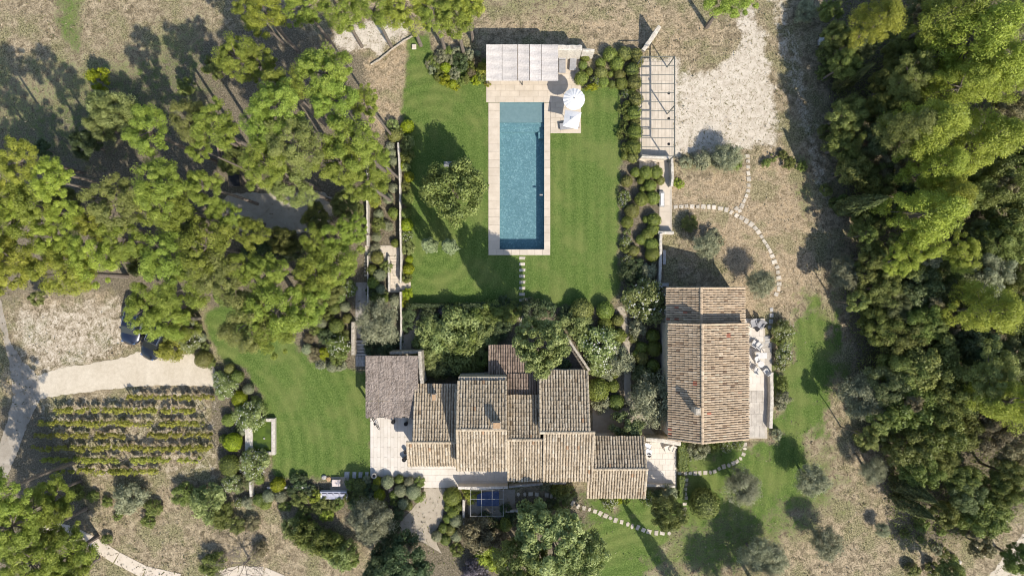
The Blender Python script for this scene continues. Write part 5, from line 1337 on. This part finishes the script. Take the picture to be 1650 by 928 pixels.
for x,y,r,m in OAKS:
    if m == 'oak' and rnd.random() < .4: m = rnd.choice(['pine_g','mid','brown','pine_g','holm'])
    z = rnd.uniform(2.4,3.6)*(.65 if r < 22 else 1)*(1.3 if x < 1400 and y < 340 else 1)
    tree('oak' if r > 20 else 'small', m, x, y, r*1.08, z, "oak_tree", {'oak':'dark green oak','mid':'fresh green oak','holm':'blackish evergreen oak','brown':'browning thin oak','pine_g':'olive-brown oak','olive':'silver-leaved tree','dark':'very dark shaded oak'}[m], wood_zone(x,y))
for k in range(34):
    x = rnd.uniform(1370,1640); y = rnd.uniform(10,760)
    m = rnd.choice(['pine_g','mid','pine_g','olive','brown'])
    tree('small', m, x, y, rnd.uniform(11,18), rnd.uniform(4.0,5.5), "young_tree", {'pine_g':'slender olive-green young tree','mid':'slender fresh green young tree','olive':'slender silvery young tree','brown':'slender thin brownish young tree'}[m], wood_zone(x,y))
cypress('cypress', 1342, 144, .75, 7.5, "cypress_tree", "slim cypress at the head of the track leaning over the shaded edge", "")
cypress('cypress', 1347, 338, 1.0, 9.0, "cypress_tree", "broad cypress at the bend of the track", "")
cypress('cypress', 1436, 772, 1.0, 7.0, "cypress_tree", "dark cypress, the upper of two at the foot of the wood", "")
cypress('cypress', 1440, 800, .9, 6.2, "cypress_tree", "dark cypress, the lower of two at the foot of the wood", "")
cypress('cypress_l', 698, 398, .75, 7.0, "cypress_tree", "pale slim cypress on the pool lawn, close to the thin wall", "")
cypress('cypress_l', 729, 400, .75, 7.6, "cypress_tree", "pale slim cypress on the pool lawn, closer to the pool", "")
cypress('cypress', 1112, 976, .85, 12.0, "cypress_tree", "tall dark cypress throwing a long narrow shadow over the lower lawn", "")

# ------------------------------------------------------------------ olives and single trees
B6 = "on the dry slope beside the wood"
for x,y,r,z in ((1360,441,25,2.2),(1308,773,25,2.2),(1331,874,25,2.2),(1407,757,20,2.0),(1389,640,32,2.6),(1421,853,11,1.0)): tree('olive','olive',x,y,r,z,"olive_tree","silvery olive tree",B6)
B7 = "on the bare brown ground above the annex"
for x,y,r,z in ((1226,457,22,2.3),(1138,396,20,2.2),(1172,253,22,1.8)): tree('olive','olive',x,y,r,z,"olive_tree","sparse silvery olive tree",B7)
B8 = "on the lower east lawn"
for x,y,r,z in ((1195,783,26,2.4),(1218,892,26,2.5),(1242,900,22,2.3),(1240,970,34,4.2),(1195,985,30,4.0)): tree('olive','olive',x,y,r,z,"olive_tree","grey olive tree",B8)
tree('olive','olive',611,520,33,3.2,"olive_tree","large silver olive beside the stone stairs","")
tree('olive','olive',599,838,33,2.8,"olive_tree","pale olive tree below the sofa corner","")
tree('oak','oak',733,308,48,3.6,"spreading_tree","wide grey-green spreading tree beside the bench on the pool lawn","",squash=.8)
tree('round','green',871,556,50,7.6,"garden_tree","big round leafy tree over the dark deck behind the farmhouse","",squash=1.85)
tree('round','green',888,868,62,5.2,"broadleaf_tree","largest dense broadleaf tree below the farmhouse","")
tree('oak','green',935,895,42,4.2,"broadleaf_tree","dense broadleaf tree beside the largest one below the farmhouse","")
tree('oak','oak',838,905,44,4.0,"broadleaf_tree","dark broadleaf tree between the yellow shrub and the largest tree","")
tree('oak','dark',652,906,42,3.2,"broadleaf_tree","dark glossy tree beside the beige gravel path","")
tree('oak','dark',620,915,34,3.2,"broadleaf_tree","dark tree behind the laurel hedge end","")
tree('oak','oak',1076,826,28,3.0,"garden_tree","dark rounded tree at the corner of the stepping stones","")
tree('small','holm',1010,687,26,1.4,"evergreen_shrub","dark evergreen dome in the courtyard behind the farmhouse","",cat="shrub")
tree('olive','olive',1057,643,36,1.8,"lavender_tree","greyish lacy tree against the annex wall","",cat="tree")

# bare tree by the lower path
def bare_tree(px, py, Ht, seed, label):
    rs = np.random.RandomState(seed); t = thing("bare_tree", label, "tree", (*G(px,py), 0)); tr_ = MB(); br = MB()
    tr_.tube([(0,0,-.1),(.05,.03,.9),(.0,.1,1.6)],[.10,.08,.06],6); tr_.build("trunk", M_BARK, t, True)
    def grow(p, d, L, r, depth):
        q = p + d*L; br.tube([p, (p+q)/2+Vector(rs.normal(0,.04*L,3)), q], [r, r*.8, r*.6], 4)
        if depth == 0: return
        for _ in range(3 if depth < 3 else 4):
            nd = (d + Vector(rs.normal(0,.55,3))); nd.z = abs(nd.z)*.8+.1; grow(q, nd.normalized(), L*.68, r*.66, depth-1)
    for k in range(11):
        a = k*.9; grow(Vector((0,.1,1.0+.05*k)), Vector((math.cos(a)*.8,math.sin(a)*.8,.55+.08*(k%4))).normalized(), 1.15, .034, 3)
    br.build("branches", M_BARK, t, True)
bare_tree(402,900,4,5,"leafless twiggy tree beside the lower garden path")

# ------------------------------------------------------------------ topiary and shrubs
P1 = "in the topiary corner by the pebbly wall"
T1 = [(983,88,11,'box'),(1006.6,87,11,'boxolive'),(1025,88,9.5,'boxolive'),(1027,100,9,'boxolive'),(994,103,11,'box'),(968,102,8,'box'),(943,92,7.5,'box'),(939,105.5,7,'mid'),(949.5,116,6,'box'),(968.5,118,10,'boxolive'),(983.5,120,5,'box'),(998.6,121.7,8.5,'boxolive'),(1018.5,112.7,10.5,'mid'),(936.5,126.5,10.5,'box'),(972,132.5,8.5,'box'),(986,136,6,'mid'),(1001.7,134.7,9.5,'box'),(1023,133,11,'boxolive')]
for x,y,r,m in T1: ball(m,x,y,r,P1)
P2 = "in the strip beside the steel pergola"
T2 = [(1025,160.5,10.5,'boxolive'),(1021.7,182,11,'box'),(1010,189.7,6,'box'),(1024,198,8,'boxolive'),(1023,213,11.5,'box'),(1020.6,236,12,'box'),(1019.5,254,8.5,'boxolive'),(1006.6,252,6,'box'),(1010,169,6.5,'box'),(1018.5,148.7,6.5,'box')]
for x,y,r,m in T2: ball(m,x,y,r,P2)
for x,y,r in ((1003,177,8),(1004.5,216,9),(1008,238,8),(1005,202,7)): shrub('mid',x,y,r,P2)
shrub('mid',1008,151,6.5,P2,True); shrub('bright',954,141,10,P1,asp=.6); shrub('mid',960,131,8,P1,True)
P3 = "beside the garden steps terrace"
T3 = [(1010,292,9,'boxolive'),(1024,278,7.5,'box'),(1041,279,10.5,'box'),(1057,278,10,'box'),(1032.6,291,6,'box'),(1064,291,7,'boxolive'),(1047.5,300,9.5,'box'),(1035,305,5,'box'),(1033.4,321.4,10.5,'box'),(1052,319,10.5,'box'),(1018.6,340,11,'boxolive'),(1041,353.7,5.5,'box'),(1011,358,9.5,'box'),(1054,355,10.5,'box'),(1052,369,9.5,'box'),(1043,378,9.5,'box'),(1033,386,8,'box'),(1050,394,10.5,'box'),(1021,404,8.5,'boxolive'),(1051.5,410,11.5,'box')]
for x,y,r,m in T3: ball(m,x,y,r,P3)
for x,y,r,m,f_ in ((1007,317,9,'mid',True),(1004,327,7,'mid',True),(1010.5,374,6,'mid',True),(1008.5,389,8,'mid',True),(1007,400,8,'mid',False),(1010,420,9,'mid',True),(1011,438,15,'dark',False),(1045,437,13,'olive',False),(1028,425,9,'dark',False),(1030,440,10,'dark',False)): shrub(m,x,y,r,P3,f_)
shrub('green',1041,484,30,"at the corner between the annex and the lawn",True,desc="largest white-flowered oleander")
P4 = "in the bed beside the annex path"
for x,y,r,m in ((937,500,17,'boxolive'),(975,500,13,'box'),(975,521,10.5,'box'),(996,516,9,'boxolive'),(998,541,11,'box'),(984,530,7,'box'),(1052,541,10,'box'),(1054,562,11.5,'box'),(1034,577,10.5,'boxolive'),(1052,590,10.5,'box'),(1034,560,9,'box'),(1025,570,6,'box'),(963,628,17,'box'),(988,622,9.5,'box'),(993,648,12,'mid'),(990,600,9,'box')): ball(m,x,y,r,P4)
for x,y,r,m,f_ in ((928,522,22,'green',False),(965,556,26,'green',True),(967,582,20,'green',True),(998,582,20,'olive',False),(1029,528,14,'olive',False),(945,545,16,'mid',False),(985,560,14,'green',True),(968,650,14,'olive',False),(1037,610,18,'holm',False),(1050,618,14,'holm',False),(1028,595,10,'oak',False),(980,600,12,'olive',False),(1020,545,8,'oak',False)): shrub(m,x,y,r,P4,f_)
P5 = "in the shaded garden behind the farmhouse"
for x,y,r,m in ((736,528,28,'green'),(782,536,20,'green'),(693,534,22,'green'),(741,572,26,'oak'),(690,572,18,'green'),(774,577,15,'mid'),(797,503,18,'mid'),(823,503,16,'mid'),(858,500,17,'dark'),(744,552,26,'mid'),(715,548,22,'green'),(765,515,18,'mid'),(760,560,20,'green'),(705,590,18,'green'),(725,590,18,'dark'),(755,595,18,'oak'),(785,512,16,'mid'),(805,530,16,'dark'),(680,552,14,'green'),(690,505,13,'dark'),(735,503,14,'mid'),(750,500,12,'dark'),(775,497,12,'dark'),(812,488,11,'dark'),(880,497,14,'dark'),(910,505,10,'dark'),(700,518,14,'dark'),(910,590,10,'dark')): shrub(m,x,y,r,P5)
shrub('purple',718,500,10,P5); shrub('bright',684,560,9,P5); shrub('bright',770,566,8,P5)
# clipped hedge along the bottom of the pool lawn
def hedge(x0, x1, y0, y1, h, mat, label, seed=1, name="clipped_hedge"):
    rs = np.random.RandomState(seed); a = G(x0,y1); b = G(x1,y0); cx, cy = (a[0]+b[0])/2, (a[1]+b[1])/2; lx, ly = b[0]-a[0], b[1]-a[1]
    n = int((lx*ly + 2*h*(lx+ly))*170); V_ = []; 
    w = np.array([lx*ly, lx*h, lx*h, ly*h, ly*h]); f = rs.choice(5, n, p=w/w.sum()); u = rs.rand(n)-.5; v_ = rs.rand(n)
    P = np.zeros((n,3)); Nn = np.zeros((n,3))
    for k in range(5):
        m_ = f == k
        if k == 0: P[m_] = np.stack([u[m_]*lx, (v_[m_]-.5)*ly, np.full(m_.sum(), h)],1); Nn[m_] = (0,0,1)
        elif k < 3: s_ = 1 if k == 1 else -1; P[m_] = np.stack([u[m_]*lx, np.full(m_.sum(), s_*ly/2), v_[m_]*h],1); Nn[m_] = (0,s_,0)
        else: s_ = 1 if k == 3 else -1; P[m_] = np.stack([np.full(m_.sum(), s_*lx/2), u[m_]*ly, v_[m_]*h],1); Nn[m_] = (s_,0,0)
    P += rs.normal(0,.035,(n,3)); Nn = unit(Nn+rs.normal(size=(n,3))*.45)
    V, F = leaf_quads(P, Nn, .12*rs.uniform(.6,1.4,n), .6, rs)
    me = leaf_mesh(name, V, F, rs.beta(2,2,n)*.8+.1); me.materials.append(FM[mat]); o = link(bpy.data.objects.new(name, me)); o.location = (cx, cy, 0)
    MB().box(-lx/2+.06, lx/2-.06, -ly/2+.06, ly/2-.06, 0, h-.06, .1).build("hedge_core", FM[mat], o, True)
    return tag(o, label, "hedge")
hedge(664,836,489,495,1.0,'dark',"long dark clipped hedge closing the pool lawn towards the farmhouse",3)
hedge(1091.5,1107,711,757,.6,'mid',"yellow-green clipped box hedge at the end of the courtyard terrace",4); hedge(1092,1101,765,800,.6,'mid',"narrow yellow-green clipped hedge below the stepping stones",5)
# west beds along the thin wall
P6 = "in the terraced bed beside the thin wall"
for x,y,r,m in ((636,218,10.5,'boxolive'),(634,259.5,7.5,'grey'),(632,247,6.5,'grey'),(637,392,6.5,'box'),(634,343,8.5,'box'),(635,349,6,'boxolive'),(606.7,382,7.5,'grey'),(599,435,8.5,'box'),(612,443,10,'grey'),(601,455,9.5,'box'),(613,466,7.5,'grey'),(608,415,10,'boxolive'),(637,484,9.5,'olive'),(620,481,6.5,'box'),(634,303,7.5,'olive'),(625.5,320,8,'grey'),(610,346,8,'grey')): ball(m,x,y,r,P6)
for x,y,r,m,f_ in ((634,204,10,'green',False),(629,236,7,'grey',True),(619,274,10,'pine',False),(611,362,12,'mid',False),(596,415,6,'grey',False),(620,475,6,'green',False),(606,480,9,'oak',False),(603,324,10,'pine_y',False),(625,365,8,'olive',False),(605,300,12,'mid',False),(618,300,9,'oak',False),(622,430,9,'oak',False),(605,400,8,'olive',False),(600,560,12,'dark',False),(622,562,14,'dark',False),(638,548,10,'dark',False),(598,470,8,'dark',False)): shrub(m,x,y,r,P6,f_)
P7 = "between the thin wall and the pool lawn"
for x,y,r,m in ((656.5,203.5,10,'bright'),(659,285,8,'bright'),(655,363,10,'bright'),(659.5,418,6,'bright'),(658,433.5,8.5,'bright'),(648,267,6,'bright')): ball(m,x,y,r,P7)
for x,y,r,m,f_ in ((656.5,232,11,'green',False),(657,250,11,'mid',False),(656,320,10,'mid',False),(653,345,9,'mid',False),(656,380,9,'mid',True),(656.5,400,10,'green',False),(653.5,447,9,'mid',False),(657,473,8,'bright',False),(651,487,7,'bright',False),(658,506,12,'dark',False),(655,525,10,'dark',False),(653,300,8,'oak',False),(646,210,7,'mid',False),(654,270,8,'green',False)): shrub(m,x,y,r,P7,f_)
P8 = "in the bed beside the grey stone stairs"
for x,y,r,m in ((518,521,8.5,'grey'),(542,525,11.5,'mid'),(539,497,9,'mid'),(556,494,8.5,'grey'),(560,513,7.5,'boxolive'),(546,478,10,'mid'),(495,562,8.5,'grey'),(535,591,8.5,'grey'),(516,532,8,'box')): ball(m,x,y,r,P8)
for x,y,r,m,f_ in ((561,465,12,'mid',True),(547,557,17,'mid',True),(517,587,8,'grey',True),(522,570,9,'bright',False),(507,570,10,'brown',False),(549,589,9,'olive',False),(497,546,8,'brown',False),(530,545,14,'dark',False),(552,540,10,'oak',False),(530,508,9,'mid',False),(508,510,12,'oak',False),(508,530,9,'oak',False),(545,575,12,'mid',False)): shrub(m,x,y,r,P8,f_)
P9 = "in the bed beside the driveway and pond"
for x,y,r,m in ((312,520,6,'grey'),(328,578.6,13,'boxolive'),(325,544,7,'grey'),(368.6,676.6,10,'box'),(386,642,11.5,'bright'),(375.6,712,14,'bright'),(370,749,15,'mid'),(400.5,627,8.5,'grey'),(381.6,607,10,'mid'),(370,594,8,'boxolive'),(391,696,5.5,'grey'),(360,707,7,'mid')): ball(m,x,y,r,P9)
for x,y,r,m,f_ in ((306,548,17,'green',True),(303,509,12,'oak',False),(276,561,19,'vine',False),(318,528,8,'mid',False),(340,585,8,'mid',False),(365,622,17,'green',True),(355,612,12,'green',True),(403,671,21,'green',True),(409,747,21,'green',True),(374,778.5,14,'green',True),(386,809,8,'mid',True),(390,655,10,'oak',False),(412,648,9,'oak',False),(385,690,7,'dark',False),(330,560,8,'oak',False)): shrub(m,x,y,r,P9,f_)
P10 = "in the bed below the west lawn"
for x,y,r,m in ((418,773,7,'box'),(447.5,780.5,11,'bright'),(433,798.7,10,'grey'),(418,805,9.5,'mid'),(428,811,9,'box'),(452.6,799,10,'olive')): ball(m,x,y,r,P10)
for x,y,r,m in ((390,778,12,'holm'),(400,809,10,'olive'),(470,790,9,'dark'),(485,782,9,'dark'),(482,805,12,'oak'),(507,800,10,'pine_y'),(490,828,11,'mid'),(527,830,10,'pine_y'),(515,818,11,'oak'),(500,790,9,'dark'),(520,808,9,'oak'),(535,815,9,'oak'),(475,770,8,'dark'),(490,770,7,'dark'),(545,812,9,'mid'),(460,815,9,'mid')): shrub(m,x,y,r,P10)
P11 = "in the bed beside the farmhouse terrace"
for x,y,r,m in ((624.4,776,10,'grey'),(645.5,790,9.8,'grey'),(666,792,11.5,'grey'),(650,811,8.5,'grey'),(611.6,797,9,'bright'),(605.6,784,7,'mid'),(608.6,775,7,'bright'),(643,772,7,'mid'),(660,776,8,'olive'),(634,797,7,'mid'),(658,815,6.5,'boxolive'),(580,782,9.8,'oak')): ball(m,x,y,r,P11)
for x,y,r,m in ((675,776,8.5,'mid'),(675,800,9,'mid'),(636,808,7,'mid'),(592,788,9,'dark'),(590.5,773,7,'grey'),(628,787,5.5,'purple'),(598,800,8,'grey'),(566,780,9,'mid'),(580,800,12,'oak'),(628,846,15,'dark'),(640,828,10,'dark'),(616,815,9,'oak'),(560,798,8,'oak'),(570,812,9,'dark'),(625,865,12,'dark')): shrub(m,x,y,r,P11)
P12 = "in the laurel hedge on the dry slope"
for x,y,r in ((476,846,15),(490,852,17),(506,862,17),(523,868,18),(540,878,18),(556,890,18),(566,900,12),(530,884,12),(495,868,12)): shrub('mid' if rnd.random()<.5 else 'green',x,y,r,P12,zs=1.8,desc="leafy laurel bush",name="laurel_bush")
P13 = "in the bed beside the beige gravel path"
for x,y,r,m in ((728.6,799.8,13.5,'box'),(730.6,825,9.5,'box'),(735.7,838,10.5,'grey'),(726.6,853.5,8,'boxolive'),(735.7,862.6,9,'grey'),(704,863.6,8.5,'olive'),(714.4,850.4,7.5,'mid'),(717.5,869.7,8,'oak'),(721.5,835,7,'mid'),(722.5,817,7,'mid'),(738.7,817,7,'mid')): ball(m,x,y,r,P13)
P14 = "in the dense planting below the blue cloth"
ball('box',814.7,843,9,P14,1.3,1.3)
for x,y,r,m in ((762,797,13,'vine'),(752,790,8,'vine'),(771,862,24,'brown'),(760,845,14,'brown'),(800,870,18,'brown'),(789,893,19,'pine_y'),(778,905,12,'bright'),(767,920,19,'purple'),(801,849,10,'oak'),(815,822,10,'dark'),(793,843,10,'dark'),(830,835,10,'dark'),(845,815,10,'dark'),(870,822,12,'dark'),(885,815,12,'dark'),(800,905,14,'bright'),(735,885,10,'mid'),(880,783,9,'grey'),(900,790,12,'mid'),(915,795,12,'green'),(850,838,12,'oak'),(780,835,10,'dark'),(905,815,12,'oak')): shrub(m,x,y,r,P14)
P15 = "along the farmhouse and annex fronts"
for x,y,r,m,f_ in ((983,808,12,'mid',True),(995,806,7,'bright',False),(1010,806,6,'box',False),(1045,803,11,'mid',True),(1079,794,12,'grey',False),(1122,725,14,'grey',False),(1135,722,10,'olive',False),(1110.5,738,5,'grey',False),(1150,720,10,'mid',False),(1170,718,10,'mid',True),(1190,716,8,'mid',True),(1062,800,10,'dark',False)): shrub(m,x,y,r,P15,f_)
ball('oak',1135,811,22,"alone among the stepping stones of the lower lawn")
P16 = "between the annex terrace and the east lawn"
for x,y,r,m,f_ in ((1263,532,15,'green',True),(1257,545,11,'mid',False),(1262,573,13,'green',True),(1257,588,9,'mid',True),(1261,618,10,'mid',False),(1262,640,11,'olive',False),(1258,655,8,'olive',False),(1252,700,8,'olive',False),(1265,556,9,'green',True)): shrub(m,x,y,r,P16,f_)
P17 = "in the planted corner beside the reed pavilion"
for x,y,r,m in ((718,109,8,'pine'),(729.5,136,7,'bright'),(770,87.5,5,'grey')): ball(m if m != 'pine' else 'bright',x,y,r,P17)
for x,y,r,m in ((742,102,13,'dark'),(717,130,9,'bright'),(695.5,97,7.5,'mid'),(710,92,10,'olive'),(755.6,89,9,'olive'),(777,112,10,'vine'),(767,129,7.5,'bright'),(742,132,8,'mid'),(699,112,8,'grey'),(785,135,5,'vine'),(726,95,9,'olive'),(760,118,7,'brown'),(708,122,9,'mid'),(750,128,7,'mid'),(733,120,9,'olive'),(722,84,9,'mid'),(738,84,9,'olive'),(768,100,8,'brown'),(702,104,8,'mid'),(758,108,8,'mid'),(775,124,8,'mid'),(736,140,6,'bright'),(690,104,6,'olive')): shrub(m,x,y,r,P17)
P18 = "on the dry grass below the vineyard"
for x,y,r,m in ((335,812,26,'green'),(322,800,14,'green'),(294.6,796.7,15,'mid'),(380,845,13,'oak'),(406,843,11,'brown'),(343,910,17,'mid'),(247,819,13,'mid'),(208,801,22,'olive'),(173,808,8,'mid'),(190,831,7,'mid'),(240,840,10,'mid'),(120,794,14,'mid'),(173,868,8,'oak'),(420,885,12,'brown'),(355,830,18,'mid'),(150,800,9,'mid'),(225,805,9,'olive')): shrub(m,x,y,r,P18)
P19 = "on the bare ground beside the pale court"
for x,y,r,m in ((1131,258,14,'olive'),(1181,259,13,'mid'),(1271,263,9,'oak'),(1093,296,8,'pine_y'),(1235,263,7,'mid'),(1262,250,7,'oak'),(1105,262,9,'olive'),(1245,255,6,'oak'),(1292,268,8,'mid'),(1160,262,10,'olive'),(1300,20,16,'olive'),(1275,262,6,'mid'),(1112,360,12,'pine_g'),(1150,385,14,'olive')): shrub(m,x,y,r,P19)
P20 = "in the rocky scrub below the wood"
for k in range(26):
    x = rnd.uniform(1455,1640); y = rnd.uniform(840,925) if x < 1560 else rnd.uniform(730,870)
    shrub(rnd.choice(['pine_g','olive','oak','brown','mid']), x, y, rnd.uniform(5,11), P20)
for k in range(34):      # low bushes closing the edge of the wood
    x, y = rnd.choice([(rnd.uniform(1325,1370), rnd.uniform(60,330)), (rnd.uniform(1385,1430), rnd.uniform(470,720)), (rnd.uniform(1430,1640), rnd.uniform(0,760))])
    shrub(rnd.choice(['oak','oak','holm','pine_g','mid']), x, y, rnd.uniform(8,16), "filling the shade of the wood")

# ------------------------------------------------------------------ vineyard
rows = [(212,349,638),(95,332,659),(70,335,680),(60,348,699),(62,348,719),(80,330,738),(95,260,756)]
for i,(xa,xb,y) in enumerate(rows):
    t = thing("vine_row", "", "vines", (*G((xa+xb)/2,y), 0), "vine rows by the driveway"); rs = np.random.RandomState(1500+i)
    t["label"] = ["vine row closest to the driveway","second vine row from the driveway","third vine row from the driveway","fourth vine row from the driveway, in the middle of the vineyard","third vine row counted from the dry slope","second vine row counted from the dry slope","short vine row bordering the dry slope"][i]
    L = (xb-xa)*S; ncl = int(L*8); x = rs.uniform(-L/2,L/2,ncl); dens = np.array([vnoise(np.array([q+40.]),np.array([i*7.3]),1.6,5)[0] for q in x])
    keep = dens > .12; x = x[keep]; ncl = len(x)
    C = np.stack([x, rs.normal(0,.10,ncl), rs.uniform(.5,1.1,ncl)],1)
    V, F, v = clump_leaves(C, rs.uniform(.14,.32,ncl), rs.beta(2.5,1.5,ncl), 46, .14, .7, rs, .9, .4, .2)
    me = leaf_mesh("foliage", V, F, v); me.materials.append(FM['vine']); link(bpy.data.objects.new("foliage", me), t)
    for q in np.arange(-L/2+.3, L/2, .95):
        mb = MB(); mb.tube([(q,0,-.05),(q+rs.normal(0,.05),rs.normal(0,.05),.4),(q+rs.normal(0,.1),0,.75)],[.035,.03,.02],5); mb.build("vine_stem", M_BARK, t, True)
    for q in np.linspace(-L/2, L/2, max(3,int(L/4.0))): MB().box(q-.03,q+.03,-.03,.03,0,1.35).build("post", M_WOOD, t, True)
    for z in (.6,1.0): MB().tube([(-L/2,0,z),(L/2,0,z)],.006,3).build("wire", M_STEEL, t, True)

# ------------------------------------------------------------------ loose ground cover (uncountable)
def scatter(name, n, xr, yr, prob, mat, size, up, seed, hmax=.15, label="", cat="grass"):
    rs = np.random.RandomState(seed); X = rs.uniform(*xr, n); Y = rs.uniform(*yr, n); k = rs.rand(n) < prob(X, Y); X = X[k]; Y = Y[k]; n = len(X)
    P = np.stack([(X-CX)*S, -(Y-CY)*S, rs.uniform(.0,hmax,n)],1); Nn = unit(rs.normal(size=(n,3))*np.array([1,1,.5])+np.array([0,0,.35]))
    V, F = leaf_quads(P, Nn, size*rs.uniform(.5,1.6,n), .35, rs, np.array([0,0,1.]) if up else None)
    V[:,2] = np.maximum(V[:,2], .003)
    me = leaf_mesh(name, V, F, rs.beta(2,2,n)); me.materials.append(mat); o = link(bpy.data.objects.new(name, me)); o["kind"] = "stuff"; o["label"] = label; o["category"] = cat; return o
M_STRAW = fol_mat("straw", (.14,.12,.07), (.36,.31,.20), (.46,.40,.28), .15)
M_WEED = fol_mat("weeds", (.07,.08,.03), (.19,.19,.08), (.26,.25,.12), .2)
KEEPOUT = [[(60,590),(350,555),(350,640),(62,645)],[(783,60),(940,60),(940,412),(783,412)],[(590,570),(1100,570),(1100,800),(590,800)],[(1070,460),(1250,460),(1250,715),(1070,715)],[(1030,85),(1092,85),(1092,380),(1030,380)],[(565,390),(665,390),(665,600),(565,600)]]
def dryprob(X, Y):
    p = 1-field(GREENS, X, Y); p *= 1-.85*field(BARES, X, Y); p *= 1-.6*field(BROWNS, X, Y)
    p *= np.clip(.25+1.6*(fnoise(X,Y,30,71)+.3),0,1)
    for q in KEEPOUT: p *= (sdist(X,Y,q) < 0)
    return p*(1-.7*field(LITTERS, X, Y))
scatter("dry_grass", 90000, (-60,1700), (-40,970), dryprob, M_STRAW, .20, True, 81, .10, "short straw-coloured dry grass over the open ground")
scatter("weeds", 50000, (-60,1700), (-40,970), lambda X,Y: dryprob(X,Y)*(fnoise(X,Y,22,75) > .06), M_WEED, .22, True, 82, .12, "patches of low greyish green weeds in the dry grass", "weeds")
scatter("undergrowth", 110000, (1330,1720), (-60,900), lambda X,Y: field(LITTERS[1:2],X,Y)*np.clip(.3+2*(fnoise(X,Y,26,77)+.25),0,1), FM['pine_g'], .22, False, 83, .8, "low tangled undergrowth on the floor of the wood", "undergrowth")
scatter("ground_cover", 26000, (330,1075), (80,930), lambda X,Y: np.maximum(field(LITTERS[2:],X,Y),0)*.8*(1-field(GREENS,X,Y))*np.prod([sdist(X,Y,q) < 0 for q in KEEPOUT[1:5]],axis=0), FM['oak'], .18, False, 84, .22, "low leafy ground cover filling the planted beds", "ground cover")

# ------------------------------------------------------------------ labels of the plants
from collections import defaultdict
groups = defaultdict(list)
for o, d, b, r in REG: groups[(d, b)].append((o, r))
for (d, b), lst in groups.items():
    lab = (d + " " + b).strip(); lst.sort(key=lambda q: -q[1])
    if len(lst) == 1: lst[0][0]["label"] = lab; continue
    start = 0
    if lst[0][1] > lst[1][1]*1.22 and "largest" not in lab:
        lst[0][0]["label"] = "largest " + lab; start = 1
    rest = lst[start:]
    if start == 0 and len(rest) > 5:
        k = len(rest)
        for i, (o, r) in enumerate(rest):
            l2 = ("large " if i < k/3 else ("medium-sized " if i < 2*k/3 else "small ")) + lab
            o["label"] = l2; o["group"] = l2
        continue
    for o, r in rest:
        o["label"] = ("smaller " + lab) if start else lab
        if len(rest) > 1: o["group"] = o["label"]
